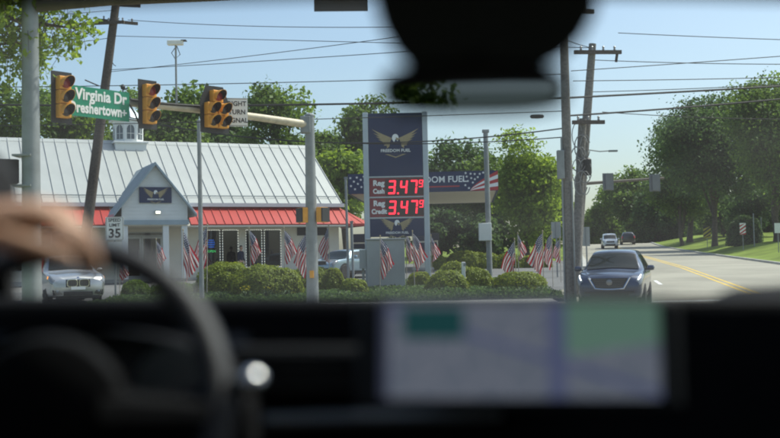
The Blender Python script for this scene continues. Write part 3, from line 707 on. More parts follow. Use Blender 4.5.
for a, f in stars: star((X(a), h0 + H * f), .085, -.012).build('fascia_star', white_print, fas, fix=False)
for k in range(12):
    for j in range(2): star((.5 + k * 1.0 + .5 * j, h0 + H * (.3 + .4 * j)), .11, cw + .004, 1).build('fascia_star', white_print, fa2, fix=False)
for (x, y) in ((X(394), 2.6), (X(408), 10.2)):
    MB().box((x, y, h0 / 2 + .02), (.34, .34, h0 + .04)).build('column', off_white, cp, bevel=.02)
# pumps
pump_dark = mat('pump_navy', (.02, .03, .07), .4, var=.1)
def pump(c, rz, label):
    t = thing('fuel_pump', label, 'fuel pump', c, rz, 'fuel pumps under the canopy')
    MB().box((0, 0, .08), (1.3, 1.0, .16)).build('island', concrete, t, bevel=.03)
    MB().box((0, 0, .95), (.85, .55, 1.6)).build('pump_body', off_white, t, bevel=.03)
    MB().box((0, -.285, 1.35), (.7, .03, .6)).build('display', pump_dark, t, bevel=.01)
    MB().box((0, 0, 2.0), (1.0, .6, .5)).build('pump_topper', pump_dark, t, bevel=.02)
    for s in (-1, 1):
        MB().tube([(s * .36, -.29, 1.55), (s * .46, -.42, 1.1), (s * .42, -.4, .6), (s * .4, -.3, 1.0)], .02, 6).build('hose', black_plastic, t, smooth=True)
        MB().box((s * .36, -.3, 1.05), (.1, .07, .2)).build('nozzle', red_print, t)
for px, d, lb in ((423, 65, 'fuel pump with dark display right of the price sign cabinet'), (360, 66, 'fuel pump seen between store corner and price sign'), (432, 72, 'rear fuel pump standing behind the price sign post')):
    c = G(px, d); pump((c.x, d, gz(d) + .004), ca, lb)

# ================================================================ POLES, SIGNALS, SIGNS
def signal_head(parent, c, rz, kind=3, back=True, shell=sig_yellow):
    """three- or five-section head facing local -y of rz"""
    M = Matrix.Translation(c) @ Matrix.Rotation(rz, 4, 'Z')
    def put(mb, name, m, par, **k): mb.v = [tuple(M @ Vector(v)) for v in mb.v]; return mb.build(name, m, par, **k)
    S = .355
    cells = [(0, S), (0, 0), (0, -S)] if kind == 3 else [(0, S), (-S / 2 - .01, 0), (-S / 2 - .01, -S), (S / 2 + .01, 0), (S / 2 + .01, -S)]
    w_ = .60 if kind == 3 else .98; h_ = 1.32
    bp = MB()
    if kind == 3: bp.box((0, .02, 0), (w_, .015, h_))
    else: bp.prism([(-.49, -.66), (.49, -.66), (.49, .22), (.3, .66), (-.3, .66), (-.49, .22)], .012, .028)
    head = put(bp, 'signal_backplate', black_plastic, parent)
    for i, (x, z) in enumerate(cells):
        sec = put(MB().box((x, -.07, z), (S - .01, .2, S - .012)), 'signal_section', shell, head, bevel=.02)
        n = 12; ln = MB().lathe([(.14, -.178), (.12, -.186), (.06, -.194)], (x, 0, z), 16, 'y'); put(ln, 'lens', mat('lens_red', (.25, .01, .01), .25) if i == 0 else lens_dark, sec, smooth=True)
        v = MB()                                                   # visor: a hood, open below
        for r_, off in ((.158, 0), (.148, 0)):
            for k in range(n + 1):
                q = R(-35 + 250 * k / n); d0 = -.36 if 0 < k < n else -.28
                d1 = -.17 - .28 * (.55 + .45 * math.sin(max(-.6, q if q < math.pi else math.pi - q)))
                v.v += [(x + r_ * math.cos(q), -.165, z + r_ * math.sin(q)), (x + r_ * math.cos(q), d1, z + r_ * math.sin(q))]
        m1 = 2 * (n + 1)
        for k in range(n):
            v.f += [(2 * k, 2 * k + 1, 2 * k + 3, 2 * k + 2), (m1 + 2 * k, m1 + 2 * k + 2, m1 + 2 * k + 3, m1 + 2 * k + 1), (2 * k + 1, m1 + 2 * k + 1, m1 + 2 * k + 3, 2 * k + 3)]
        lin = MB(); lin.v = [(x + (a - x) * .985, b_, z + (c_ - z) * .985) for a, b_, c_ in v.v[m1:]]; lin.f = [(2 * k, 2 * k + 2, 2 * k + 3, 2 * k + 1) for k in range(n)]; put(lin, 'visor_shade', black_plastic, sec)  # black inner shell, puts the shadow inside the visor into colour
        put(v, 'visor', shell, sec)
    if back: put(MB().box((0, .1, 0), (.3, .16, .9)), 'signal_back', black_plastic, head)
    put(MB().tube([(0, .1, .3), (0, .32, .25), (0, .32, -.25), (0, .1, -.3)], .03, 6), 'bracket', galv, head)
    return head
def ped_head(parent, c, rz, m=sig_yellow):
    M = Matrix.Translation(c) @ Matrix.Rotation(rz, 4, 'Z')
    def put(mb, name, mm, par, **k): mb.v = [tuple(M @ Vector(v)) for v in mb.v]; return mb.build(name, mm, par, **k)
    h_ = put(MB().box((0, .05, 0), (.44, .18, .46)), 'pedestrian_signal', m, parent, bevel=.02)
    put(MB().box((0, -.06, 0), (.42, .05, .43)), 'visor_grid', black_plastic, h_)
    return h_
# far mast arm with three heads and two signs
dP = 33.0; mb_ = G(313, dP); mtop = P(309.5, 116, dP)
ma = thing('mast_arm_signal', 'steel mast arm pole carrying yellow traffic signals and a green street sign', 'traffic signal', (mb_.x, dP, .12))
o = Vector(ma.location)
tp_ = Vector((mtop.x, dP, mtop.z)) - o
MB().tube([(0, 0, 0), tp_ * .5, tp_], [.19, .17, .14], 16).build('pole', galv, ma, smooth=True)
MB().lathe([(.30, 0), (.30, .05), (.22, .12), (.2, .3)], (0, 0, 0), 16).build('base_plate', galv, ma)
MB().lathe([(.16, tp_.z), (.15, tp_.z + .04), (.05, tp_.z + .09)], (tp_.x, 0, 0), 14).build('pole_cap', galv, ma)
a0 = Vector((mtop.x, dP, mtop.z - .28)) - o; a1 = P(58, 99, 27.6) - o
arm_pts = [a0.lerp(a1, k / 8) + Vector((0, 0, .10 * math.sin(math.pi * k / 8))) for k in range(9)]
MB().tube(arm_pts, [.125 - .06 * k / 8 for k in range(9)], 12).build('mast_arm', galv_tan, ma, smooth=True)
MB().box(a0 + Vector((-.12, -.02, 0)), (.3, .42, .5)).build('arm_flange', galv, ma, bevel=.02)
def on_arm(px):
    best = min((abs((p_ := a0.lerp(a1, k / 400) + o) .x / p_.y * F + 390 - 1.0 - px), k) for k in range(401))[1] / 400
    return a0.lerp(a1, best) + Vector((0, 0, .10 * math.sin(math.pi * best)))
for px, py, kd, rzz in ((62, 97.5, 3, .88), (148, 104.5, 3, .85), (215, 109.5, 5, .80)):
    c = on_arm(px); dd = (c + o).y - .42; q = P(px, py, dd) - o
    signal_head(ma, q, rzz, kd)
# feeder cable drooping under the arm
MB().tube([on_arm(128) + Vector((0, -.12, .06)), on_arm(136) + Vector((0, -.14, -.25)), on_arm(142) + Vector((0, -.2, -.62)), on_arm(150) + Vector((0, -.2, -.55))], .025, 6).build('feeder_cable', wire_m, ma, smooth=True)
MB().tube([on_arm(px) + Vector((0, -.10, .10 + .03 * math.sin(px))) for px in range(132, 215, 6)], .04, 6).build('feeder_cable', wire_m, ma, smooth=True)
for px in (221, 226, 236, 241, 246): 
    c = on_arm(px); MB().tube([c + Vector((.02 * math.cos(q), .15 * math.cos(q), .15 * math.sin(q))) for q in [2 * math.pi * k / 12 for k in range(13)]], .014, 5).build('cable_band', wire_m, ma)
# right turn signal sign
c = on_arm(235); dd = (c + o).y - .2; q = P(237, 112.3, dd) - o
sgn = MB().box((0, 0, 0), (.61, .015, .82)); sg_o = sgn.build('turn_sign', sign_white, ma); sg_o.location = q; sg_o.rotation_euler = (0, 0, .25)
for k, wd in enumerate(('RIGHT', 'TURN', 'SIGNAL')): text('sign_word', wd, .19, black_print, sg_o, (0, -.011, .24 - .24 * k), off=.004, sx=.95)
MB().box((0, -.010, .385), (.57, .004, .012)).build('sign_border', black_print, sg_o); MB().box((0, -.010, -.385), (.57, .004, .012)).build('sign_border', black_print, sg_o)
# street name sign
q1 = P(58, 102.4, 27.15) - o; q2 = P(129, 103.6, 28.7) - o; qc = (q1 + q2) / 2; wdt = (q2 - q1).length; rz = math.atan2(q2.y - q1.y, q2.x - q1.x)
gs = MB().prism([(-wdt / 2, -.39), (wdt / 2, -.39), (wdt / 2, .39), (-wdt / 2, .39)], -.012, .012).build('street_name_sign', sign_green, ma); gs.location = qc; gs.rotation_euler = (0, R(.8), rz)
text('sign_word', 'Virginia Dr', .40, white_print, gs, (.20, -.016, .18), off=.012, sx=.84)
text('sign_word', 'Dreshertown', .38, white_print, gs, (.04, -.016, -.17), off=.012, sx=.74)
for x, z in ((wdt / 2 - .16, -.17), (-wdt / 2 + .28, .17)):
    m = MB(); m.box((x, -.016, z), (.16, .004, .04)); m.box((x, -.0165, z), (.04, .004, .16)); m.build('sign_symbol', white_print, gs)
for x in (-.5, .5): MB().box((x, .06, .0), (.05, .10, .8)).build('hanger', galv, gs)
# video camera on a riser
c = on_arm(177); top_ = P(175, 44, (c + o).y) - o
rs = MB().tube([c, (c.x, c.y, top_.z)], .028, 8).build('camera_riser', galv, ma, smooth=True)
cmr = MB().box((c.x, c.y - .05, top_.z + .02), (.44, .18, .13)).build('traffic_camera', sign_white, ma, bevel=.02)
MB().box((c.x + .24, c.y - .05, top_.z + .075), (.14, .2, .02)).build('sun_hood', black_plastic, cmr)
MB().tube([(c.x, c.y, top_.z - .08), (c.x - .12, c.y, top_.z - .25), (c.x - .02, c.y, top_.z - .42), (c.x + .12, c.y, top_.z - .3), (c.x + .03, c.y, top_.z - .06)], .012, 5).build('camera_cable', wire_m, cmr, smooth=True)
# small antenna on the street sign
c = P(123, 90, 29.5) - o
MB().tube([c + Vector((0, 0, -.25)), c, c + Vector((.14, 0, .05))], .022, 6).build('detector', black_plastic, ma); MB().lathe([(.05, -.06), (.07, 0), (.03, .07)], c + Vector((0, 0, .08)), 8).build('detector', black_plastic, ma)
for dx in (-.33, .36): ped_head(ma, Vector((P(312, 215, dP).x - o.x + dx, -.02, P(312, 215, dP).z - o.z)), (R(-62) if dx < 0 else R(62)))
MB().box((0, -.2, 1.15), (.12, .1, .22)).build('push_button', sig_yellow, ma)

# near mast arm pole
dN = 20.0; nb = G(32.5, dN)
na = thing('near_mast_arm', 'steel pole with a mast arm passing above, near the hanging twigs', 'traffic signal', (nb.x, dN, .1))
o2 = Vector(na.location); nt_ = P(34, -20, dN).z
MB().tube([(0, 0, 0), (0, 0, 3.2), (0, 0, nt_ - .1)], [.185, .165, .145], 18).build('pole', galv, na, smooth=True)
MB().lathe([(.3, 0), (.3, .05), (.22, .12), (.2, .3)], (0, 0, 0), 16).build('base_plate', galv, na)
ap = [P(34, 6, dN) - o2, P(110, 0, 19.8) - o2, P(215, -4, 19.6) - o2, P(340, -11, 19.4) - o2, P(470, -16, 19.2) - o2]
MB().tube(ap, [.125, .11, .10, .09, .08], 12).build('mast_arm', dark_arm, na, smooth=True)
c = ap[3] + Vector((0, .25, -.02)); c.z = P(340, 11, 19.6).z - o2.z + .66
signal_head(na, c, math.pi + .05, 5, shell=black_plastic)
c = ap[4] + Vector((0, .25, 0)); signal_head(na, c, math.pi + .05, 3, shell=black_plastic)
zc = P(20, 171, dN).z - o2.z
ped_head(na, Vector((-.46, .0, zc)), R(35), black_plastic)
for dz in (-.28, .28): MB().box((-.12, 0, zc + dz), (.34, .4, .035)).build('clamp', galv, na)

# thin steel pole by the portico, lamp pole by the canopy
c = G(202, 37.5); t = thing('steel_post', 'slim grey steel post rising in front of the portico', 'post', (c.x, 37.5, gz(37.5) + .1))
h_ = P(199, 121, 37.5).z - t.location.z; MB().tube([(0, 0, 0), (-.02, 0, h_)], [.085, .07], 12).build('shaft', galv, t, smooth=True); MB().lathe([(.16, 0), (.16, .04), (.1, .08)], n=12).build('base_plate', galv, t); MB().lathe([(.075, h_), (.07, h_ + .03), (.02, h_ + .05)], (-.02, 0, 0), 12).build('post_cap', galv, t)
c = G(490, 47); t = thing('lamp_pole', 'grey lamp pole with a white box, in front of the canopy end', 'pole', (c.x, 47, gz(47) + .1))
h_ = P(488, 133, 47).z - t.location.z; MB().tube([(0, 0, 0), (-.03, 0, h_)], [.125, .105], 12).build('shaft', galv, t, smooth=True)
MB().box((-.03, 0, h_ + .08), (.30, .16, .14)).build('lamp_head', galv, t, bevel=.02); MB().lathe([(.2, 0), (.2, .05), (.13, .1)], n=12).build('base_plate', galv, t)
zb = P(485, 232, 47).z - t.location.z; MB().box((-.17, -.16, zb), (.55, .2, .76)).build('equipment_box', white_metal, t, bevel=.02)
c = G(464, 41); t = thing('marker_post', 'short white marker post between the round shrubs', 'post', (c.x, 41, gz(41) + .1)); h_ = P(464, 262, 41).z - t.location.z
MB().box((0, 0, h_ / 2), (.14, .1, h_)).build('post', sign_white, t, bevel=.02); MB().box((.05, -.055, h_ - .1), (.1, .012, .12)).build('plate', galv, t)
for px, tp, lb in ((346.5, 178, 'thin grey post left of the price sign'), (351.5, 222, 'shorter thin post left of the price sign')):
    c = G(px + 2, 52); t = thing('thin_post', lb, 'post', (c.x, 52, gz(52))); h_ = P(px, tp, 52).z - gz(52)
    MB().tube([(0, 0, 0), (-.04, 0, h_)], .06, 8).build('shaft', galv, t, smooth=True); MB().box((-.04, 0, h_), (.16, .16, .1)).build('cap', galv, t)

# speed limit sign
c = G(115.5, 39.5); t = thing('speed_limit_sign', 'white speed limit 35 sign on a post near the portico', 'sign', (c.x, 39.5, gz(39.5) + .1))
zt = P(115.5, 217, 39.5).z - t.location.z; zb = P(115.5, 240.5, 39.5).z - t.location.z; hs = zt - zb; zc = (zt + zb) / 2
MB().box((0, .03, zt / 2), (.06, .04, zt)).build('post', galv, t)
pl = MB().box((0, 0, zc), (.66, .012, hs)).build('sign_plate', sign_white, t, bevel=.004)
text('sign_word', 'SPEED', .165, black_print, pl, (0, -.010, zc + hs * .36), off=.003); text('sign_word', 'LIMIT', .165, black_print, pl, (0, -.010, zc + hs * .15), off=.003); text('sign_number', '35', .46, black_print, pl, (0, -.010, zc - hs * .21), off=.012)
for s in (-1, 1): MB().box((s * .305, -.009, zc), (.012, .004, hs - .06)).build('sign_border', black_print, pl); MB().box((0, -.009, zc + s * (hs / 2 - .025)), (.6, .004, .012)).build('sign_border', black_print, pl)
MB().box((0, 0, zb - .22), (.5, .012, .36)).build('lower_plate', sign_white, t)

# wooden utility poles
def insulator(p, parent): MB().lathe([(.03, 0), (.045, .04), (.03, .08), (.05, .12), (.02, .16)], p, 8).build('insulator', mat('insulator_grey', (.25, .25, .26), .35), parent)
def cross_arm(parent, c, ln, rz, n=4, m=wood):
    M = Matrix.Rotation(rz, 3, 'Z'); a = MB().box(c, (ln, .11, .13), M).build('cross_arm', m, parent)
    for k in range(n):
        f = (k + .5) / n - .5; insulator(Vector(c) + M @ Vector((f * ln * .95, 0, .06)), parent)
    return a
dL = 48.5; c = G(79, dL); t = thing('utility_pole', 'leaning wooden utility pole in front of the store roof', 'utility pole', (c.x, dL, gz(dL) + .1)); o3 = Vector(t.location)
tpv = P(117, -4, dL) - o3; MB().tube([(0, 0, -.1), tpv * .5, tpv], [.26, .225, .18], 12).build('pole', wood, t, smooth=True)
cross_arm(t, P(105, 24, dL) - o3 + Vector((0, -.2, 0)), 1.9, -.1, 4)
cross_arm(t, P(117, 21, dL) - o3 + Vector((0, .2, 0)), 1.8, .5, 4)
cross_arm(t, P(124, 9, dL) - o3 + Vector((.1, .16, .2)), 1.2, .3, 3)
MB().tube([P(113, 36, dL) - o3, P(117, 28, dL) - o3], .02, 5).build('arm_brace', galv, t); MB().tube([P(108, 55, dL) - o3, P(114, 65, dL) - o3, P(116, 66, dL) - o3], .018, 5).build('service_drop', wire_m, t)
MB().tube([P(85, 80, dL) - o3, P(99, 86, dL) - o3], .03, 5).build('side_bracket', wood, t)
dA = 34.0; c = G(571, dA); t = thing('utility_pole', 'upright wooden utility pole whose top hides behind the mirror', 'utility pole', (c.x, dA, gz(dA) + .1)); o4 = Vector(t.location)
tpv = P(563, 4, dA) - o4; MB().tube([(0, 0, -.1), tpv * .5, tpv], [.165, .15, .125], 12).build('pole', wood_grey, t, smooth=True)
MB().tube([(-.19, -.05, 0), tpv * .55 + Vector((-.17, -.05, 0))], .035, 6).build('riser_pipe', galv, t); MB().tube([(.12, -.16, 0), tpv * .4 + Vector((.10, -.16, 0))], .03, 6).build('riser_pipe', galv, t)
MB().box(P(560, 165, dA) - o4 + Vector((0, -.12, 0)), (.22, .2, .9)).build('terminal_box', galv, t, bevel=.02); cross_arm(t, P(563, 12, dA) - o4 + Vector((0, -.15, 0)), 2.0, .2, 4)
dB = 38.0; c = G(573, dB); t = thing('utility_pole', 'tilted wooden utility pole with cross arm and cable bundles', 'utility pole', (c.x, dB, gz(dB) + .05)); o5 = Vector(t.location)
tpv = P(592.5, 44, dB) - o5; MB().tube([(0, 0, -.1), tpv * .5, tpv], [.20, .17, .13], 12).build('pole', wood_grey, t, smooth=True)
MB().tube([(-.0, -.32, -.1), (P(581, 120, dB) - o5) + Vector((0, -.3, 0))], [.18, .14], 10).build('stub_pole', wood_grey, t, smooth=True)
cross_arm(t, P(597, 53, dB) - o5 + Vector((0, -.14, 0)), 1.7, .1, 4); cross_arm(t, P(586, 124, dB) - o5 + Vector((0, -.46, 0)), 1.15, .1, 3)
MB().tube([P(617, 54, dB) - o5, P(616, 62, dB) - o5], .05, 6).build('fuse_holder', black_plastic, t)
for k in range(9):
    px = 577 + (k % 3) * 4; py = 135 + k * 6
    pts_ = [P(px + 5 * math.cos(q) * (1 + .3 * (k % 2)), py + 12 * math.sin(q) + 6 * (k % 2), dB - .45 - .03 * k) - o5 for q in [R(20 + 320 * i / 12) for i in range(13)]]
    MB().tube(pts_, .016 + .005 * (k % 2), 5).build('cable_coil', mat('cable_grey', (.22, .22, .22), .6), t, smooth=True)
MB().tube([P(589, 150, dB) - o5, P(600, 151.5, dB) - o5, P(614, 150.5, dB) - o5], .022, 6).build('lamp_arm', galv, t); MB().box(P(613, 151, dB) - o5, (.3, .14, .06)).build('lamp_head', galv, t)
MB().lathe([(.12, -.3), (.14, -.2), (.14, .25), (.06, .32)], P(585, 168, dB) - o5 + Vector((0, -.5, 0)), 12).build('splice_canister', black_plastic, t, smooth=True)
# the next poles along, outside the frame
for px, lb in ((1005, 'next utility pole along the road to the right'), (-205, 'next utility pole along the street to the left')):
    c = G(px, 36); t = thing('utility_pole', lb, 'utility pole', (c.x, 36, gz(36))); MB().tube([(0, 0, -.1), (0, 0, 5), (0, 0, 10.6)], [.18, .16, .12], 10).build('pole', wood, t, smooth=True); cross_arm(t, Vector((0, -.16, 10)), 2.2, R(90), 4)

# wires
def wire(a, b_, sag, r, label, group):
    pts_ = [a.lerp(b_, k / 24) - Vector((0, 0, sag * 4 * (k / 24) * (1 - k / 24))) for k in range(25)]
    return tag(MB().tube(pts_, r, 5).build('overhead_wire', wire_m, smooth=True), label, 'wire', group)
gW = 'wires strung between the utility poles'
def W(x1, y1, d1, x2, y2, d2, sag=.15, r=.014, label='thin dark overhead wire strung across the sky', group=gW): wire(P(x1, y1, d1), P(x2, y2, d2), sag, r, label, group)
for a in [(128, 20, 48.5, 566, 22, 34, .25, 'thin wire from the topmost arm of the leaning pole'), (112, 36, 48.5, 592, 48, 38, .0, 'taut thin wire from the leaning pole to the tilted pole top'), (109, 72, 48.5, 565, 13, 34, .1, 'thin wire climbing steeply from the leaning pole, crossing another'), (108, 70, 48.5, 566, 40, 34, .05, 'thin wire climbing gently from the leaning pole below the steep one'), (-205, 88, 36, 565, 74, 34, .12, 'thin wire passing just above the street name sign'),
          (-205, 128, 36, 567, 111, 34, .1, 'thin wire passing across the top edge of the price sign'), (618, 33, 38, 1005, 45, 36, .06, 'lone thin wire high above the tilted pole cross arm'), (571, 71, 34, 1005, 38, 36, .04, 'thin wire rising away from the upright pole just under the cross arm'), (573, 81, 34, 1005, 70, 36, .06, 'nearly level thin wire leaving the upright pole above the thick cables'),
          (602, 112, 38, 1005, 112, 36, .25, 'lowest thin wire running from the poles into the bank trees'), (592, 60, 38, 1005, 60, 36, .15, 'thin wire leaving the tilted pole just below its cross arm'), (590, 92, 38, 1005, 68, 36, .12, 'thin wire close above the thick cable right of the tilted pole'), (-205, 18, 36, 116, 10, 48.5, .2, 'thin wire reaching the leaning pole top from behind the leaves'), (-205, 60, 36, 110, 38, 48.5, .2, 'thin wire reaching the leaning pole below its cross arms'), (592, 48, 38, 566, 40, 34, .02, 'short thin wire joining the two wooden poles at the mirror')]: W(*a[:6], sag=a[6], label=a[7])
tk = 'thick black cable sagging across between the utility poles'
for a, tk in (((-205, 100, 36, 566, 98, 34, .22, .034), 'long thick black cable running behind the traffic signals to the upright pole'), ((566, 98, 34, 1005, 72, 36, .03, .034), 'upper thick black cable from the upright pole over the bank trees'), ((565, 116, 34, 1005, 74, 36, .12, .03), 'lower thick black cable from the upright pole over the bank trees')): W(*a, label=tk, group='thick cables on the poles')
lk = 'drooping service cable hanging low before the price sign'
for a, lk in (((96, 108, 48.5, 566, 128, 34, .95, .022), 'upper drooping service cable crossing the eagle on the price sign'), ((96, 112, 48.5, 566, 137, 34, .7, .018), 'lower drooping service cable crossing the price sign emblem')): W(*a, label=lk, group='drooping service cables')
wb = P(537, 116.5, 34.1); t = MB().lathe([(.02, -.22), (.06, -.18), (.07, 0), (.06, .18), (.02, .22)], wb, 8, 'x').build('splice_case', black_plastic); tag(t, 'small black splice case clipped on a wire beside the mirror', 'splice case')

# mast arm across the road seen from behind
d6 = 60.0; c = G(580, d6); t = thing('far_mast_arm', 'far mast arm over the road with signals seen from behind', 'traffic signal', (c.x, d6, gz(d6))); o6 = Vector(t.location)
za = P(580, 184, d6).z - o6.z; MB().tube([(0, 0, 0), (0, 0, za + .3)], [.16, .12], 12).build('pole', galv, t, smooth=True)
MB().tube([(0, 0, za), P(664, 178, d6) - o6], [.10, .06], 10).build('mast_arm', dark_arm, t, smooth=True)
for px, py in ((607.5, 182), (654, 183)):
    q = P(px, py, d6) - o6; hd = MB().box(q + Vector((0, -.14, 0)), (.60, .04, .95)).build('signal_backplate', mat('backplate_grey', (.16, .17, .18), .5), t); MB().box(q + Vector((0, -.24, 0)), (.32, .16, .85)).build('signal_back', mat('backplate_grey', (0, 0, 0)), hd)
# grey sign backs beside the poles, striped marker, chevron and a white sign on the bank
for (x0, x1, y0, y1, d, lb) in ((551, 561, 222, 238, 52, 'grey back of a road sign left of the wooden poles'), (582, 590, 227, 246, 50, 'grey back of a road sign just right of the wooden poles')):
    a = P(x0, y0, d); b_ = P(x1, y1, d); g0 = gz(d); t = thing('road_sign_back', lb, 'sign', ((a.x + b_.x) / 2, d, g0), 0, 'road signs seen from behind')
    MB().box((0, 0, (a.z + b_.z) / 2 - g0), (b_.x - a.x, .02, a.z - b_.z)).build('sign_plate', mat('sign_back_alu', (.30, .32, .33), .45, .5), t); MB().box((0, -.04, (a.z - g0) / 2), (.06, .05, a.z - g0)).build('post', galv, t)
def marker(px, top, bot, d, wpx, cols, label, name):
    c = G(px, d); c.z = bankz(c.x, d) if c.x > redge(d) else gz(d); t = thing(name, label, 'sign', c); zt = P(px, top, d).z - c.z; zb = P(px, bot, d).z - c.z; wd = wpx / F * d; n = 6
    MB().box((0, .02, zt / 2), (.05, .04, zt)).build('post', galv, t); pl = MB().box((0, -.01, (zt + zb) / 2), (wd, .015, zt - zb)).build('sign_plate', cols[0], t)
    hh = zt - zb; sp = hh / 3; 
    for k in range(4):                     # slanting stripes clipped to the plate
        lo = zb - wd * .7 + k * sp; q = []
        for x, z in ((-wd / 2, lo), (wd / 2, lo + wd * .7), (wd / 2, lo + wd * .7 + sp / 2), (-wd / 2, lo + sp / 2)): q.append((x, -.021, max(zb, min(zt, z))))
        if q[2][2] - q[1][2] > .01 or q[3][2] - q[0][2] > .01: MB().add(q, [(0, 1, 2, 3)]).build('stripe', cols[1], pl, fix=False)
marker(743.5, 223, 234.5, 89, 6, (sign_white, red_print), 'red and white striped marker sign on the bank', 'striped_marker'); marker(707.5, 226, 238, 109, 7.5, (black_print, mat('sign_yellow', (.55, .42, .02), .5)), 'black and yellow striped marker beside the dark trunk', 'hazard_marker')
c = G(779, 76); c.z = bankz(c.x, 76); t = thing('white_road_sign', 'small white sign on a post at the end of the bank', 'sign', c); zc = P(779, 228, 76).z - c.z; MB().box((0, 0, zc), (.5, .015, .7)).build('sign_plate', sign_white, t); MB().box((0, .03, zc / 2 + .1), (.05, .04, zc + .2)).build('post', galv, t)
for i, px in enumerate((754.5, 762.0)):
    c = G(px, 93 + 6 * i); c.z = bankz(c.x, c.y); t = thing('slim_bank_post', ('slim post on the bank next to the striped marker', 'slim post on the bank further from the striped marker')[i], 'post', c); h_ = P(px, 214 + 4 * i, c.y).z - c.z
    MB().tube([(0, 0, 0), (0, 0, h_)], .05, 6).build('shaft', galv, t); MB().lathe([(.06, h_), (.03, h_ + .06)], n=8).build('cap', galv, t)

# ================================================================ FLAGS
fm = bpy.data.materials.new('flag_print'); fm.use_nodes = True
n = fm.node_tree.nodes; l = fm.node_tree.links; n.clear()
def mth(op, a, b=None, c=None):
    x = n.new('ShaderNodeMath'); x.operation = op
    for i, v in enumerate((a, b, c)):
        if v is None: continue
        if isinstance(v, (int, float)): x.inputs[i].default_value = v
        else: l.new(v, x.inputs[i])
    return x.outputs[0]
uvn = n.new('ShaderNodeUVMap'); sx_ = n.new('ShaderNodeSeparateXYZ'); l.new(uvn.outputs[0], sx_.inputs[0]); U, V = sx_.outputs[0], sx_.outputs[1]
stripe = mth('LESS_THAN', mth('FRACT', mth('MULTIPLY', V, 6.5)), .5)            # red at the bottom and top
canton = mth('MULTIPLY', mth('LESS_THAN', U, .4), mth('GREATER_THAN', V, 6 / 13))
su = mth('SUBTRACT', mth('FRACT', mth('MULTIPLY', U, 15)), .5); sv = mth('SUBTRACT', mth('FRACT', mth('MULTIPLY', mth('SUBTRACT', V, 6 / 13), 9.3)), .5)
dot = mth('LESS_THAN', mth('ADD', mth('MULTIPLY', su, su), mth('MULTIPLY', sv, sv)), .085)
def mixc(f, a, b):
    x = n.new('ShaderNodeMix'); x.data_type = 'RGBA'; l.new(f, x.inputs[0])
    for i, v in ((6, a), (7, b)):
        if isinstance(v, tuple): x.inputs[i].default_value = (*v, 1)
        else: l.new(v, x.inputs[i])
    return x.outputs[2]
col = mixc(canton, mixc(stripe, (.72, .70, .68), (.42, .02, .035)), mixc(dot, (.012, .02, .09), (.7, .7, .7)))
bd = n.new('ShaderNodeBsdfDiffuse'); bt = n.new('ShaderNodeBsdfTranslucent'); bm_ = n.new('ShaderNodeMixShader'); bm_.inputs[0].default_value = .4; bo = n.new('ShaderNodeOutputMaterial')
l.new(col, bd.inputs[0]); l.new(col, bt.inputs[0]); l.new(bd.outputs[0], bm_.inputs[1]); l.new(bt.outputs[0], bm_.inputs[2]); l.new(bm_.outputs[0], bo.inputs[0])
pole_m = mat('flag_pole_wood', (.45, .40, .32), .6, var=.15); 
def flag(px, top, bot, d, label, lean=0., side=1, gold_tip=True):
    g = G(px, d); g.z = gz(d) + (.10 if 35.5 < d < 48.5 else 0); t = thing('flag', label, 'flag', g, 0, 'flags planted along the roadside')
    ztop = P(px, top, d).z - g.z; zlow = P(px, bot, d).z - g.z; span = max(.7, ztop - zlow - .06)
    pb = Vector((0, 0, 0)); pt = Vector((lean, 0, ztop))
    MB().tube([pb - Vector((0, 0, .1)), pt], .016, 8).build('flag_pole', pole_m, t, smooth=True)
    MB().lathe([(.012, 0), (.03, .03), (.02, .06), (.004, .09)], pt, 8).build('finial', gold, t)
    hoist = span * .42; drop = span * .58; nu, nv = 22, 14; ph = RNG.uniform(0, 6.28); fr = RNG.uniform(2.2, 3.2); wd = hoist * RNG.uniform(.62, .85)
    m = MB(); uv = []
    for i in range(nu + 1):
        u = i / nu
        for j in range(nv + 1):
            v = j / nv; z = ztop - .05 - hoist * (1 - v) * (1 - .22 * u) - drop * u ** 1.1 - .02 * math.sin(9 * v + ph) * u
            x = side * (.02 + wd * (u ** .85) * (.10 + .90 * v) + .035 * min(1, 3 * u) * math.sin(6 * u + 5 * v + ph)) + lean * (z / ztop)
            y = .06 * min(1, u * 3) * math.sin(fr * 2.2 * math.pi * (v * .8 + u * .25) + ph) + .02 * math.sin(11 * v + 4 * u)
            m.v.append((x, y, z)); uv.append((u, v))
    m.f = [(i * (nv + 1) + j, (i + 1) * (nv + 1) + j, (i + 1) * (nv + 1) + j + 1, i * (nv + 1) + j + 1) for i in range(nu) for j in range(nv)]
    o = m.build('flag_cloth', fm, t, smooth=True, fix=False); ul = o.data.uv_layers.new(name='UVMap')
    for lp in o.data.loops: ul.data[lp.index].uv = uv[lp.vertex_index]
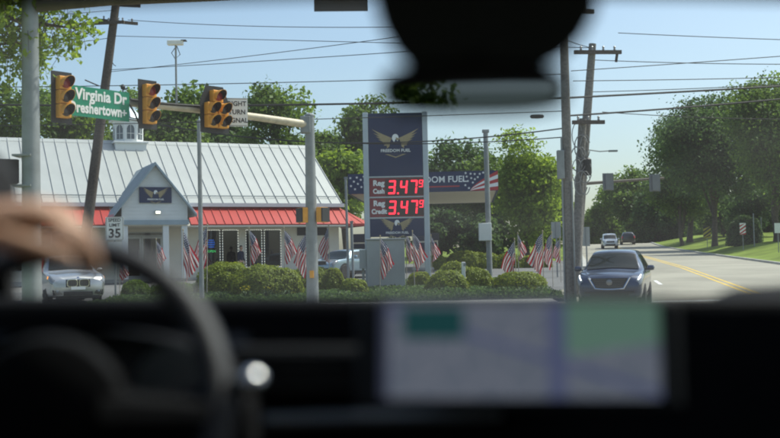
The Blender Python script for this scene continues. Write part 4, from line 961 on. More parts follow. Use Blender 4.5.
for a in [(120, 258, 286, 40.3, 'small flag at the foot of the speed limit sign', 0, 1), (158, 240, 272, 47, 'flag standing before the portico doors', -.05, 1), (184, 231, 289, 38, 'large limp flag between the portico and the slim steel post', 0, 1),
          (207, 226, 273, 40, 'limp flag just right of the slim steel post', .05, -1), (252, 229, 268, 43, 'flag in front of the shop windows beside the standing person', -.08, 1), (285, 229, 268, 43.5, 'flag in front of the last shop window', 0, 1),
          (308, 233, 283, 39, 'flag hanging just left of the mast arm pole', -.02, -1), (330, 226, 268, 43, 'flag just right of the mast arm pole', 0, -1), (380, 237, 284, 41.5, 'flag hanging in front of the grey cabinet', .05, 1),
          (407, 234, 270, 44.6, 'flag partly behind its neighbour under the price sign', 0, 1), (415, 232, 276, 42, 'flag under the price sign at the cabinet edge', -.05, 1), (517, 240, 286, 41, 'flag leaning over the wide clipped shrub', -.05, -1),
          (519, 234, 264, 46, 'flag half hidden behind the leaning one by the shrub', .0, 1), (544, 232, 282, 41.5, 'flag with a full blue canton left of the utility poles', 0, -1), (553, 233, 274, 44, 'flag between two others beside the utility poles', 0, -1), (561, 238, 266, 47.5, 'flag tight against the utility poles', 0, -1), (432, 236, 266, 50, 'flag by the fuel pump behind the price sign post', 0, 1)]:
    flag(*a)

# ================================================================ VEHICLES
def cr(p0, p1, p2, p3, t):
    return .5 * ((2 * p1) + (-p0 + p2) * t + (2 * p0 - 5 * p1 + 4 * p2 - p3) * t * t + (-p0 + 3 * p1 - 3 * p2 + p3) * t ** 3)
class Loft:
    """smooth body through stations (y, zlow, zmid, zbelt, ztop, wlow, wbelt, wtop), front at +y"""
    def __init__(s, st):
        s.rings = []
        for y, zl, zb, zt, wl, wb, wt in st:
            zm = zl + (zb - zl) * .55
            s.rings.append(np.array([(0, y, zl), (wl * .85, y, zl), (wl, y, zl + .10), (wb * 1.01, y, zm), (wb, y, zb), (wt + (wb - wt) * .12, y, zb + (zt - zb) * .80), (wt * .82, y, zt - .015), (0, y, zt + .02)]))
        s.n = len(st); s.st = st
    def at(s, u, v):                       # u in stations, v in ring points, sign of v gives the side
        sd = -1 if v < 0 else 1; v = min(abs(v), 6.9999); u = max(0, min(u, s.n - 1 - 1e-6))
        def ringpt(r):
            k = int(v); t = v - k; g = lambda i: (r[i] if 0 <= i <= 7 else (r[0] * np.array([-1, 1, 1]) if i < 0 else r[6] * np.array([-1, 1, 1])))
            if k == 0: return r[0] * (1 - t) + r[1] * t
            return cr(g(k - 1), r[k], r[k + 1], g(k + 2), t)
        i = int(u); t = u - i; R_ = lambda j: s.rings[max(0, min(s.n - 1, j))]
        p = cr(ringpt(R_(i - 1)), ringpt(R_(i)), ringpt(R_(i + 1)), ringpt(R_(i + 2)), t)
        return Vector((p[0] * sd, p[1], p[2]))
    def u_of(s, y):
        for i in range(s.n - 1):
            if s.st[i][0] <= y <= s.st[i + 1][0]: return i + (y - s.st[i][0]) / (s.st[i + 1][0] - s.st[i][0])
        return 0 if y < s.st[0][0] else s.n - 1
    def body(s, name, m, parent, nu=5, nv=4):
        b = MB(); N = (s.n - 1) * nu; vs_ = [-7 + k * 14 / (14 * nv) for k in range(14 * nv + 1)]
        ring = []
        for i in range(N + 1): 
            r = []
            for v in vs_[:-1] if False else vs_: 
                r.append(len(b.v)); b.v.append(tuple(s.at(i / nu, v if v != 0 else 1e-9)))
            ring.append(r)
        for i in range(N):
            for j in range(len(vs_) - 1): b.f.append((ring[i][j], ring[i][j + 1], ring[i + 1][j + 1], ring[i + 1][j]))
        b.f.append(tuple(ring[0][:-1])); b.f.append(tuple(reversed(ring[N][:-1])))
        me = b.mesh(name, m, fix=False); bb = bmesh.new(); bb.from_mesh(me); bmesh.ops.remove_doubles(bb, verts=bb.verts, dist=.0008); bmesh.ops.recalc_face_normals(bb, faces=bb.faces); bb.to_mesh(me); bb.free()
        me.polygons.foreach_set('use_smooth', [True] * len(me.polygons)); me.set_sharp_from_angle(angle=R(50))
        return inst(name, me, parent)
    def patch(s, name, m, parent, y0, y1, v0, v1, off=.006, nu=10, nv=8, poly=None):
        b = MB(); u0, u1 = s.u_of(y0), s.u_of(y1)
        def fn(a, c):
            va, vb = (v0, v1) if poly is None else poly(a)
            u = u0 + (u1 - u0) * a; v = va + (vb - va) * c; p = s.at(u, v); e = .02
            du = s.at(u + e, v) - s.at(u - e, v); dv = s.at(u, v + e) - s.at(u, v - e); nn = du.cross(dv)
            if nn.length < 1e-9: nn = Vector((0, 0, 1))
            nn.normalize(); ctr = Vector((0, p.y * .8, .7))
            if nn.dot(p - ctr) < 0: nn = -nn
            return p + nn * off
        return b.grid(fn, nu, nv).build(name, m, parent, smooth=True)
tyre_m = mat('tyre_rubber', (.018, .018, .018), .85, var=.2); rim_m = mat('alloy_rim', (.45, .45, .46), .35, .8, var=.08)
def wheel_meshes(r, w_):
    ty = MB().lathe([(r * .62, -w_ / 2), (r * .93, -w_ / 2), (r, -w_ * .36), (r, w_ * .36), (r * .93, w_ / 2), (r * .62, w_ / 2)], n=28, axis='x').mesh('tyre', tyre_m, smooth=True)
    rm = MB(); rm.lathe([(r * .64, -w_ * .4), (r * .66, w_ * .42), (r * .60, w_ * .42), (r * .58, w_ * .1), (.02, w_ * .05)], n=28, axis='x')
    for k in range(5):
        a = R(72 * k); M = Matrix.Rotation(a, 3, 'X'); rm.box(M @ Vector((w_ * .36, 0, r * .34)), (.03, .075, r * .58), M)
    rm.lathe([(.07, w_ * .2), (.06, w_ * .42), (.01, w_ * .44)], n=14, axis='x')
    return ty, rm.mesh('rim', rim_m, smooth=True)
car_glass = mat('car_glass', (.010, .016, .016), .04, var=.1, spec=.45)
blk_trim = mat('black_trim', (.012, .012, .013), .5, var=.15)
lamp_clear = mat('headlamp', (.22, .24, .26), .08, .2, var=.1, scale=20); lamp_on = mat('headlamp_lit', (.9, .9, .9), .2, emit=(1, .97, .92), es=1.6); amber = mat('amber_lens', (.8, .25, .02), .25, emit=(1, .35, .04), es=1.0); tail_m = mat('tail_lamp', (.35, .01, .01), .25)
satin_badge = mat('badge_metal', (.2, .2, .21), .3, .8)
def make_car(label, loc, rz, paint, st, wheels=(1.38, -1.38), wr=.36, hw=.80, cat='car', side=(-1.95, .55), ws=(.55, 1.22), face='suv', lit=False, name='parked_car', group=None, rear=False, detail=True):
    t = thing(name, label, cat, loc, rz, group); L = Loft(st); L.body('body', paint, t)
    yf = st[-1][0]; yr = st[0][0]
    L.patch('windshield', car_glass, t, ws[0], ws[1], -5.55, 5.55, .004, nu=10, nv=18, poly=lambda a: (-(5.25 + 1.0), (5.25 + 1.0)) if False else None) if False else None
    # windshield spans the top between both upper corners
    b = MB(); u0, u1 = L.u_of(ws[0]), L.u_of(ws[1])
    def wsf(a, c):
        u = u0 + (u1 - u0) * (.10 + .82 * a); v = 5.35 + 1.64 * (1 - abs(2 * c - 1)); p = L.at(u, v if c > .5 else -v); return p + Vector((0, .014, .020))
    b.grid(wsf, 10, 22).build('windshield', car_glass, t, smooth=True)
    for s in (-1, 1):
        y0, y1 = side; nwin = 3; step = (y1 - y0) / nwin
        for k in range(nwin):
            a_, c_ = y0 + step * k + .04, y0 + step * (k + 1) - .04
            L.patch('side_window', car_glass, t, a_, c_, s * 4.10, s * 4.92, .006, 6, 4)
        L.patch('beltline', chrome if face == 'bmw' else blk_trim, t, y0, y1 + .25, s * 3.98, s * 4.05, .008, 10, 2)
        L.patch('sill', blk_trim, t, wheels[1] + .4, wheels[0] - .4, s * 1.2, s * 2.15, .006, 8, 3)
        m = MB(); mp = L.at(L.u_of(side[1] + .12), s * 4.1)
        m.lathe([(.02, -.11), (.075, -.08), (.085, .0), (.075, .08), (.02, .11)], mp + Vector((s * .16, .02, .07)), 10, 'x'); mo = m.build('mirror', paint, t, smooth=True); MB().box(mp + Vector((s * .05, .02, .03)), (.14, .05, .04)).build('mirror_arm', blk_trim, mo)
        hl = L.patch('headlight', lamp_clear, t, yf - .42, yf - .03, s * 3.55, s * 4.35, .010, 10, 5)
        L.patch('daytime_lamp', lamp_on if lit else lamp_clear, hl, yf - .34, yf - .06, s * 4.20, s * 4.34, .018, 8, 2)
        if face == 'bmw': L.patch('turn_lamp', amber, hl, yf - .42, yf - .30, s * 3.7, s * 4.05, .018, 4, 3)
        L.patch('tail_light', tail_m, t, yr + .03, yr + .2, s * 3.6, s * 4.6, .008, 5, 5)
    ty, rm = wheel_meshes(wr, .24)
    for y in wheels:
        for s in (-1, 1):
            MB().lathe([(wr + .075, -.05), (wr + .075, .052), (wr - .02, .055), (wr - .02, -.05)], (s * (hw + .075), y, wr + .015), 26, 'x').build('wheel_arch', blk_trim, t, smooth=True)
            wo_ = inst('wheel', ty, t, (s * (hw + .035), y, wr), (0, 0, 0 if s > 0 else math.pi)); inst('rim', rm, wo_)
    zb, zt_ = st[-1][1], st[-1][3]; zl = zb; wl = st[-1][4]
    if not detail: 
        MB().box((0, yf + .005, (zb + zt_) / 2), (wl * 1.1, .03, .18)).build('grille', blk_trim, t); return t
    if face == 'nissan':
        g = MB().prism([(-.52, .88), (.52, .88), (.34, .60), (-.34, .60)], yf - .02, yf + .025).build('grille', blk_trim, t)
        for k in range(5): MB().box((0, yf + .03, .64 + .05 * k), (.70 + .05 * k, .012, .014)).build('grille_bar', mat('grille_grey', (.08, .08, .085), .4), g)
        for s in (-1, 1): MB().tube([(s * .58, yf + .0, .90), (s * .40, yf + .04, .585), (s * .12, yf + .045, .56), (0, yf + .045, .56)], .024, 6).build('chrome_strip', chrome, g, smooth=True)
        MB().lathe([(.085, 0), (.085, .02), (.06, .03), (.02, .03)], (0, yf + .03, .76), 18, 'y').build('round_badge', satin_badge, g, smooth=True)
        MB().box((0, yf + .01, .40), (1.1, .05, .14)).build('lower_intake', blk_trim, t); MB().box((0, yf + .03, .48), (1.4, .05, .05)).build('bumper_strip', blk_trim, t); MB().box((0, yf - .06, .29), (1.5, .16, .14)).build('front_lip', blk_trim, t, bevel=.02)
    if face == 'bmw':
        g = MB().box((0, yf + .0, .72), (.84, .03, .27)).build('grille', blk_trim, t)
        for s in (-1, 1):
            rr = [(s * (.035 + .17), .72)]; loop = [(s * (.205 + .17 * math.copysign(abs(math.cos(q)) ** .5, math.cos(q))), .73 + .125 * math.copysign(abs(math.sin(q)) ** .5, math.sin(q))) for q in [2 * math.pi * k / 20 for k in range(21)]]
            kd = MB().tube([(x, yf + .035, z) for x, z in loop], .017, 6, cap=False).build('kidney_frame', chrome, g, smooth=True)
            for k in range(7): MB().box((s * (.075 + .043 * k), yf + .03, .73), (.012, .02, .21)).build('grille_bar', satin_badge, kd)
        MB().lathe([(.045, 0), (.045, .012), (.02, .016)], (0, yf - .02, .905), 16, 'y').build('round_badge', mat('badge_blue', (.1, .2, .5), .3), t)
        MB().box((0, yf + .02, .36), (1.0, .06, .13)).build('lower_intake', blk_trim, t)
        MB().box((0, yf - .08, .24), (1.5, .16, .12)).build('front_lip', blk_trim, t, bevel=.02)
        for s in (-1, 1): MB().prism([(s * .55, .34), (s * .86, .30), (s * .88, .50), (s * .62, .46)], yf - .12, yf - .0).build('side_intake', blk_trim, t); MB().lathe([(.05, 0), (.05, .02), (.01, .025)], (s * .72, yf + .0, .44), 12, 'y').build('fog_lamp', lamp_clear, t)
        MB().box((0, yf + .045, .55), (.5, .015, .11)).build('number_plate', sign_white, t)
    if face == 'van':
        MB().box((0, yf + .01, .80), (.95, .04, .17)).build('grille', blk_trim, t); MB().box((0, yf + .015, .45), (1.2, .05, .16)).build('lower_intake', blk_trim, t)
    return t
suv = [(-2.34, .50, .78, .92, .62, .70, .58), (-2.28, .40, .90, 1.20, .80, .85, .62), (-2.05, .32, 1.04, 1.58, .87, .91, .63), (-1.5, .28, 1.06, 1.68, .89, .93, .65), (-.5, .26, 1.05, 1.71, .89, .93, .66), (.30, .26, 1.04, 1.67, .89, .93, .65), (.62, .26, 1.04, 1.56, .89, .93, .66),
       (1.20, .26, 1.03, 1.12, .89, .93, .78), (1.75, .27, .98, 1.06, .89, .92, .72), (2.12, .30, .90, .99, .88, .90, .66), (2.28, .32, .80, .93, .84, .86, .60), (2.36, .36, .72, .86, .76, .78, .5)]
dkblue = mat('dark_blue_paint', (.012, .03, .075), .3, .4, var=.05, coat=.9); silver = mat('silver_paint', (.48, .49, .49), .3, .7, var=.04, coat=.9); whitep = mat('white_paint_car', (.72, .73, .74), .3, var=.03, coat=.8); dkgrey = mat('dark_grey_paint', (.03, .033, .04), .3, .5, var=.05, coat=.9); ltblue = mat('pale_blue_paint', (.25, .34, .40), .3, .5, var=.05, coat=.9)
c = G(617, 33.2); make_car('dark blue SUV with lit headlamps waiting on the road', (c.x, 33.2, gz(33.2) + .005), R(180 - 16.5), dkblue, suv, face='nissan', lit=True, name='oncoming_car')
bm = [(y * 1.05, zl * .8, zb * 1.04, zt * 1.03, wl * 1.07, wb * 1.06, wt * 1.05) for y, zl, zb, zt, wl, wb, wt in suv]
c = G(70, 39.5); make_car('silver SUV with twin chrome grille pulling out beside the store', (c.x - .5, 40.6, gz(40.6) + .006), R(180 + 27), silver, bm, face='bmw', name='silver_car', wheels=(1.45, -1.48), wr=.38, hw=.83)
van = [(-2.2, .5, .9, 1.1, .7, .78, .68), (-2.15, .4, 1.0, 1.7, .84, .88, .74), (-1.5, .3, 1.06, 1.84, .88, .91, .76), (-.3, .28, 1.06, 1.86, .88, .91, .76), (.55, .28, 1.06, 1.82, .88, .91, .74), (.85, .28, 1.08, 1.68, .88, .91, .72), (1.5, .28, 1.06, 1.16, .88, .91, .76), (1.95, .3, .96, 1.06, .86, .88, .68), (2.12, .34, .8, .94, .82, .84, .6), (2.2, .38, .7, .84, .74, .76, .5)]
c = G(609.5, 134); make_car('white van coming down the road from the crest', (c.x, 134, gz(134) + .008), R(180 - 8), whitep, van, face='van', ws=(.85, 1.5), side=(-1.9, .8), name='white_van', cat='van', hw=.79, wheels=(1.35, -1.3))
c = G(627.5, 150); make_car('dark car driving away over the crest beside the white van', (c.x, 150, gz(150) + .008), R(-9), dkgrey, suv, name='departing_car', detail=False)
L_ = [(y * .98, zl, zb * .95, zt * .87, wl * .98, wb * .98, wt * .96) for y, zl, zb, zt, wl, wb, wt in suv]
c = G(347, 55); make_car('pale blue car parked behind the shrubs near the price sign', (c.x, 55.5, gz(55.5) + .005), R(180 - 35), ltblue, L_, name='parked_car', face='van', wr=.34)

# ================================================================ PEOPLE
skin = mat('skin', (.50, .29, .19), .5, var=.08, scale=12); hair_m = mat('dark_hair', (.02, .014, .01), .7, var=.3, scale=40); navy_cloth = mat('navy_cloth', (.014, .02, .045), .9, var=.25, scale=20, bump=.3); dark_cloth = mat('charcoal_cloth', (.02, .02, .024), .9, var=.25, scale=20)
def skin_mesh(chains, sub=2):
    """chains: list of lists of (point, radius); chains sharing a first point are joined there"""
    vs_ = []; rs = []; es_ = []; idx = {}
    def vid(p, r):
        k = tuple(round(c, 4) for c in p)
        if k not in idx: idx[k] = len(vs_); vs_.append(k); rs.append(r)
        return idx[k]
    for ch in chains:
        ids = [vid(p, r) for p, r in ch]; es_ += list(zip(ids, ids[1:]))
    me = bpy.data.meshes.new('tmp'); me.from_pydata(vs_, es_, []); o = bpy.data.objects.new('tmp', me); C.objects.link(o)
    sm = o.modifiers.new('s', 'SKIN'); sm.use_smooth_shade = True; sm.branch_smoothing = .5
    for i, d in enumerate(me.skin_vertices[0].data):
        r = rs[i]; d.radius = r if isinstance(r, tuple) else (r, r); d.use_root = (i == 0)
    ss = o.modifiers.new('u', 'SUBSURF'); ss.levels = sub; ss.render_levels = sub
    bpy.context.view_layer.update(); out = bpy.data.meshes.new_from_object(o.evaluated_get(bpy.context.evaluated_depsgraph_get()))
    bpy.data.objects.remove(o); return out
def join_meshes(name, meshes, m):
    b = bmesh.new()
    for me in meshes: b.from_mesh(me)
    out = bpy.data.meshes.new(name); b.to_mesh(out); b.free(); out.materials.clear(); out.materials.append(m)
    out.polygons.foreach_set('use_smooth', [True] * len(out.polygons)); return out
V_ = Vector
def hand_mesh(wrist, fdir, back, side, curl=.6, L=.185):
    """wrist point, direction the fingers leave in, back-of-hand normal, +1/-1 thumb side along fdir x back"""
    fdir = V_(fdir).normalized(); back = V_(back); back = (back - fdir * back.dot(fdir)).normalized(); lat = fdir.cross(back) * side
    w_ = V_(wrist); ms = []
    pal = [[(w_ - fdir * .02, (.024, .018)), (w_ + fdir * .03, (.036, .021)), (w_ + fdir * .065, (.043, .020)), (w_ + fdir * .095, (.041, .015))]]
    ms.append(skin_mesh([[(p, r) for p, r in pal[0]]], 2))
    for k, (off, ln) in enumerate(((.030, .072), (.010, .080), (-.011, .075), (-.030, .060))):
        p = w_ + fdir * .082 + lat * off; ch = [(p, .0095)]; d = fdir.copy(); a = curl * (.8 + .1 * k)
        for seg, fr_ in enumerate((.45, .32, .26)):
            d = (Matrix.Rotation(-a if True else a, 3, lat * side) @ d).normalized() if seg or curl else d
            p = p + d * ln * fr_ * 1.05; ch.append((p, .0088 - .0009 * seg))
        ms.append(skin_mesh([ch], 2))
    p = w_ + fdir * .025 + lat * .030; ch = [(p, .013)]; d = (fdir * .85 + lat * .42 - back * .25).normalized()
    for k, ln in enumerate((.035, .03, .026)):
        p = p + d * ln; ch.append((p, .0115 - .0012 * k)); d = (d + fdir * .35 - back * .25 * curl).normalized()
    ms.append(skin_mesh([ch], 2)); return ms
def head_parts(t, c, face, up=V_((0, 0, 1)), hair=True):
    """face: horizontal facing direction; returns mesh list for the body, adds eyes and hair as children"""
    face = V_(face).normalized(); lat = up.cross(face).normalized(); c = V_(c)
    b = MB()
    def surf(u, v):
        th = 2 * math.pi * u; ph = math.pi * (v - .5); x, y, z = math.cos(ph) * math.sin(th), math.cos(ph) * math.cos(th), math.sin(ph)
        wx, wy, wz = .074, .095, .116; jaw = max(0, -z); wx *= 1 - .28 * jaw; px_ = x * wx; py_ = y * wy * (1 - .12 * jaw); pz_ = z * wz
        if y > .3:
            k = (y - .3) / .7; g = lambda a, z0, s: math.exp(-(x / a) ** 2 - ((z - z0) / s) ** 2)
            py_ += k * (.026 * g(.17, -.18, .22) + .008 * g(.5, -.5, .14) + .010 * g(.3, -.78, .16) - .010 * (math.exp(-((abs(x) - .38) / .2) ** 2 - ((z - .04) / .13) ** 2)) + .006 * g(.6, .2, .1))
        return c + lat * px_ + face * py_ + up * pz_
    b.grid(surf, 40, 30)
    me = b.mesh('head', skin, smooth=True)
    ears = []
    for s in (-1, 1):
        e = MB().lathe([(.006, -.012), (.024, -.008), (.030, 0), (.020, .008), (.006, .006)], (0, 0, 0), 12, 'x'); e.v = [tuple(c + lat * (s * .076 + v[0] * s) + face * (v[1] * .7 - .008) + up * (v[2] * 1.15 - .005)) for v in e.v]; ears.append(e.mesh('ear', skin, smooth=True))
        ey = MB().lathe([(.003, -.011), (.010, -.006), (.0125, 0), (.010, .006), (.003, .011)], c + lat * s * .030 + face * .082 + up * .006, 10, 'y'); ey.build('eye', mat('eye_white', (.6, .6, .58), .2), t, smooth=True)
        MB().tube([c + lat * s * .015 + face * .096 + up * .030, c + lat * s * .032 + face * .095 + up * .034, c + lat * s * .050 + face * .083 + up * .029], .004, 5).build('eyebrow', hair_m, t)
    MB().tube([c + lat * -.022 + face * .087 - up * .052, c + face * .094 - up * .054, c + lat * .022 + face * .087 - up * .052], .005, 6).build('mouth', mat('lips', (.35, .13, .11), .4), t)
    if hair:
        hb = MB()
        def hs(u, v):
            th = 2 * math.pi * u; ph = math.pi * (.5 - .5 * v * (.62 + .38 * (.5 - .5 * math.cos(th)))); x, y, z = math.cos(ph) * math.sin(th), math.cos(ph) * math.cos(th), math.sin(ph)
            k = 1.07 + .02 * noise.noise(V_((x * 6, y * 6, z * 6))); return c + lat * x * .076 * k + face * (y * .097 * k - .004) + up * z * .118 * k
        hb.grid(hs, 36, 16).build('hair', hair_m, t, smooth=True)
    return [me] + ears
# the standing person by the shop window
c = store_o + e_ * (-5.95) + n_ * (-.85); c.z = gz(c.y) + .004
t = thing('person', 'person in dark navy clothes standing outside the shop windows', 'person', c, BA + R(35))
J = dict(pel=V_((0, 0, .93)), sp=V_((0, .01, 1.12)), ch=V_((0, .0, 1.32)), nk=V_((0, -.01, 1.47)))
ms = [skin_mesh([[(J['pel'], (.14, .10)), (J['sp'], (.135, .10)), (J['ch'], (.16, .11)), (J['nk'], .055), (V_((0, -.015, 1.56)), .05)]] +
                [[(J['ch'], (.16, .11)), (V_((s * .17, 0, 1.40)), .06), (V_((s * .215, .02, 1.13)), .045), (V_((s * .19, -.10 if s > 0 else -.02, .90)), .034), (V_((s * .185, -.11 if s > 0 else -.02, .86)), .028)] for s in (-1, 1)] +
                [[(J['pel'], (.14, .10)), (V_((s * .09, 0, .86)), .092), (V_((s * .10, -.01, .50)), .062), (V_((s * .105, .02, .09)), .042), (V_((s * .11, -.06, .035)), .038), (V_((s * .115, -.15, .03)), .03)] for s in (-1, 1)])]
for s in (-1, 1): ms += hand_mesh(V_((s * .185, -.11 if s > 0 else -.02, .85)), (0, -.1, -1), (s, 0, 0), s, .35)
ms += head_parts(t, (0, -.02, 1.64), (0, -1, 0))
inst('body', join_meshes('body', ms, skin), t)
inst('jacket', join_meshes('jacket', [skin_mesh([[(V_((0, 0, .86)), (.16, .12)), (J['sp'], (.155, .12)), (J['ch'], (.178, .128)), (V_((0, -.01, 1.47)), .075)]] + [[(J['ch'], (.178, .128)), (V_((s * .17, 0, 1.405)), .075), (V_((s * .215, .02, 1.13)), .06), (V_((s * .19, -.10 if s > 0 else -.02, .91)), .047)] for s in (-1, 1)])], navy_cloth), t)
inst('trousers', join_meshes('trousers', [skin_mesh([[(V_((0, 0, .98)), (.15, .11)), (V_((0, 0, .90)), (.155, .115))]] + [[(V_((0, 0, .90)), (.155, .115)), (V_((s * .09, 0, .84)), .105), (V_((s * .10, -.01, .50)), .076), (V_((s * .105, .02, .08)), .062)] for s in (-1, 1)])], dark_cloth), t)
for s in (-1, 1): MB().box((s * .112, -.07, .035), (.095, .27, .07), taper=.8).build('shoe', black_plastic, t, bevel=.02)

# ================================================================ THE CAR WE SIT IN (front at +y, the viewer on the rear bench)
CZ0 = 1.25          # eye height inside the cabin frame
PM = Matrix.Rotation(R(90) + PITCH, 3, 'X')
def CP(px, py, d):
    v = PM @ Vector(((px - 390) / F, (219 - py) / F, -1)); return Vector((0, 0, CZ0)) + v * (d / v.y)
LEAN = R(1.2)
own = thing('own_car', 'dark car cabin with dashboard, glowing screen, steering wheel and rear view mirror', 'car')
own.matrix_world = Matrix.Translation((0, 0, CAMZ)) @ Matrix.Rotation(LEAN, 4, 'Y') @ Matrix.Translation((0, 0, -CZ0))
XC = .10
dashm = mat('dash_plastic', (.006, .006, .007), .75, var=.25, scale=30, bump=.25, bscale=300, spec=.12); lining = mat('dark_lining', (.02, .02, .021), .95, var=.2, scale=20, spec=.1); own_paint = mat('own_paint', (.02, .022, .026), .3, .4, coat=.9); satin = mat('satin_trim', (.45, .48, .50), .35, .7, var=.1)
windg = glass_mat('windshield_glass', (.86, .935, .905), .0, dust_veil=.018)
tintg = glass_mat('side_glass', (.28, .31, .30), .03)
HD, HZ, BD, BZ = .96, CP(390, -14, .96).z, 1.98, 1.165
def wsurf(u, v):
    x = (u - .5) * 2; hw = .64 + (.82 - .64) * (1 - v); yy = BD + (HD - BD) * v - .16 * x * x * (1 - .3 * v); z = BZ + (HZ - BZ) * v + .035 * math.sin(math.pi * v) - .03 * x * x
    return (XC + x * hw, yy, z)
MB().grid(wsurf, 24, 12).build('windshield', windg, own, smooth=True)
# roof lining and skin, header, pillars
rf = MB()
prof = [(HD + .02, HZ - .005), (HD - .12, HZ + .075), (.5, 1.70), (-.3, 1.725), (-1.0, 1.70), (-1.45, 1.62)]
for (y, z) in prof:
    for k in range(9):
        x = (k / 4 - 1); rf.v.append((XC + x * .70, y - .10 * x * x * (1 if y > .9 else 0), z - .05 * x * x))
rf.f = [(i * 9 + k, i * 9 + k + 1, i * 9 + 10 + k, i * 9 + 9 + k) for i in range(5) for k in range(8)]
ro = rf.build('roof', lining, own, smooth=True); md = ro.modifiers.new('t', 'SOLIDIFY'); md.thickness = .05; md.offset = 1 if ro.data.polygons[0].normal.z > 0 else -1
for s in (-1, 1):
    MB().tube([(XC + s * .81, 1.92, 1.10), (XC + s * .66, 1.5, 1.36), (XC + s * .65, .84, HZ + .02)], [.045, .04, .045], 8).build('front_pillar', lining, own, smooth=True)
    MB().tube([(XC + s * .80, .15, 1.08), (XC + s * .70, .10, 1.67)], [.06, .05], 8).build('centre_pillar', lining, own)
    MB().tube([(XC + s * .80, -1.35, 1.08), (XC + s * .68, -1.2, 1.64)], [.10, .09], 8).build('rear_pillar', lining, own)
    for (y0, y1, nm) in ((.19, 1.92, 'front_door'), (-1.4, .17, 'rear_door')):
        d_ = MB().box((XC + s * .84, (y0 + y1) / 2, .61), (.12, y1 - y0, .96)).build(nm, own_paint, own, bevel=.03); MB().box((XC + s * .76, (y0 + y1) / 2, .75), (.05, y1 - y0 - .1, .6)).build('door_card', lining, d_)
        MB().box((XC + s * .912, y0 + .2, .93), (.03, .16, .03)).build('handle', chrome, d_)
    MB().add([(XC + s * .815, 1.80, 1.09), (XC + s * .80, .2, 1.09), (XC + s * .70, .15, 1.63), (XC + s * .68, .84, HZ)], [(0, 1, 2, 3)]).build('side_window', tintg, own); MB().add([(XC + s * .80, .1, 1.09), (XC + s * .80, -1.25, 1.09), (XC + s * .70, -1.12, 1.60), (XC + s * .70, .05, 1.64)], [(0, 1, 2, 3)]).build('side_window', tintg, own)
    MB().box((XC + s * .80, 2.55, .76), (.14, 1.25, .56)).build('fender', own_paint, own, bevel=.05)
MB().box((XC, .4, .27), (1.56, 3.7, .06)).build('floor_pan', lining, own)
MB().box((XC, -1.47, .68), (1.56, .12, .80)).build('tailgate', own_paint, own, bevel=.03)
MB().add([(XC - .72, -1.50, 1.09), (XC + .72, -1.50, 1.09), (XC + .62, -1.42, 1.58), (XC - .62, -1.42, 1.58)], [(0, 1, 2, 3)]).build('rear_window', glass_mat('rear_glass', (.6, .64, .62), .03), own)
def hood(u, v): x = (u - .5) * 2; return (XC + x * .80, 1.98 + 1.12 * v, 1.075 - .13 * v ** 1.6 - .05 * x * x)
MB().grid(hood, 12, 8).build('hood', own_paint, own, smooth=True)
fr_ = MB().box((XC, 3.10, .66), (1.66, .14, .50)).build('front_bumper', own_paint, own, bevel=.05); MB().box((XC, 3.18, .72), (.9, .03, .2)).build('grille', blk_trim, fr_)
for s in (-1, 1): MB().box((XC + s * .64, 3.17, .78), (.3, .05, .13)).build('headlight', lamp_clear, own, bevel=.02); MB().box((XC + s * .68, -1.54, .85), (.16, .04, .3)).build('tail_light', tail_m, own, bevel=.01)
ty, rm = wheel_meshes(.42, .25)
for y in (2.55, -1.25):
    for s in (-1, 1):
        w_o = inst('wheel', ty, own, (XC + s * .80, y, .17 + (.021 * (XC + s * .80))), (0, 0, 0 if s > 0 else math.pi)); inst('rim', rm, w_o)
# dashboard
zs = CP(390, 296.5, 1.62).z
dp = [(1.97, 1.09), (1.95, 1.13), (1.80, zs - .02), (1.62, zs), (1.36, CP(390, 297.0, 1.36).z), (1.34, CP(390, 299.5, 1.34).z), (1.35, 1.0), (1.38, .80), (1.42, .55), (1.97, .55)]
dash = MB().prism(dp, XC - .79, XC + .79, 'x').build('dashboard', dashm, own, bevel=.012)
# a hump at the passenger end
MB().lathe([(.14, 0), (.13, .02), (.09, .035), (.02, .04)], CP(800, 292, 1.55) + Vector((0, 0, -.03)), 20).build('tweeter_pod', dashm, dash, smooth=True)
# instrument hood and cluster
def binn(u, v):
    a = math.pi * u; return Vector((-.345 + .19 * math.cos(a), 1.20 + .15 * v, 1.045 + .135 * math.sin(a) ** .6 - .01 * v))
MB().grid(binn, 20, 3).build('instrument_hood', dashm, dash, smooth=True)
cl = MB().box((-.345, 1.325, 1.10), (.34, .02, .13), Matrix.Rotation(R(-12), 3, 'X')).build('instrument_cluster', mat('cluster_face', (.06, .065, .075), .25, var=.2), dash)
for s in (-1, 1): MB().lathe([(.055, 0), (.055, -.008), (.048, -.008), (.048, -.002)], (-.345 + s * .09, 1.312, 1.10), 24, 'y').build('dial', satin, cl)
# trim strip, vents, knob
MB().tube([CP(240, 420, 1.335), CP(380, 416, 1.335), CP(500, 413, 1.335)], [.010, .011, .008], 8).build('trim_strip', satin, dash, smooth=True)
vn = MB().box(CP(300, 370, 1.335), (.17, .03, .06)).build('air_vent', blk_trim, dash, bevel=.006)
for k in range(4): MB().box(CP(300, 370, 1.318) + Vector((0, 0, -.02 + .013 * k)), (.155, .012, .003)).build('slat', blk_trim, vn)
stk = CP(252, 381, 1.12)
MB().tube([(-.30, 1.24, 1.06), (-.22, 1.17, 1.11), stk], [.009, .008, .009], 8).build('wiper_stalk', black_plastic, dash, smooth=True)
MB().lathe([(.001, -.013), (.007, -.011), (.0115, -.006), (.013, 0), (.0115, .006), (.007, .011), (.001, .013)], stk, 20, 'x').build('chrome_tip', mat('satin_chrome', (.8, .8, .8), .22, 1, var=.02), dash, smooth=True)
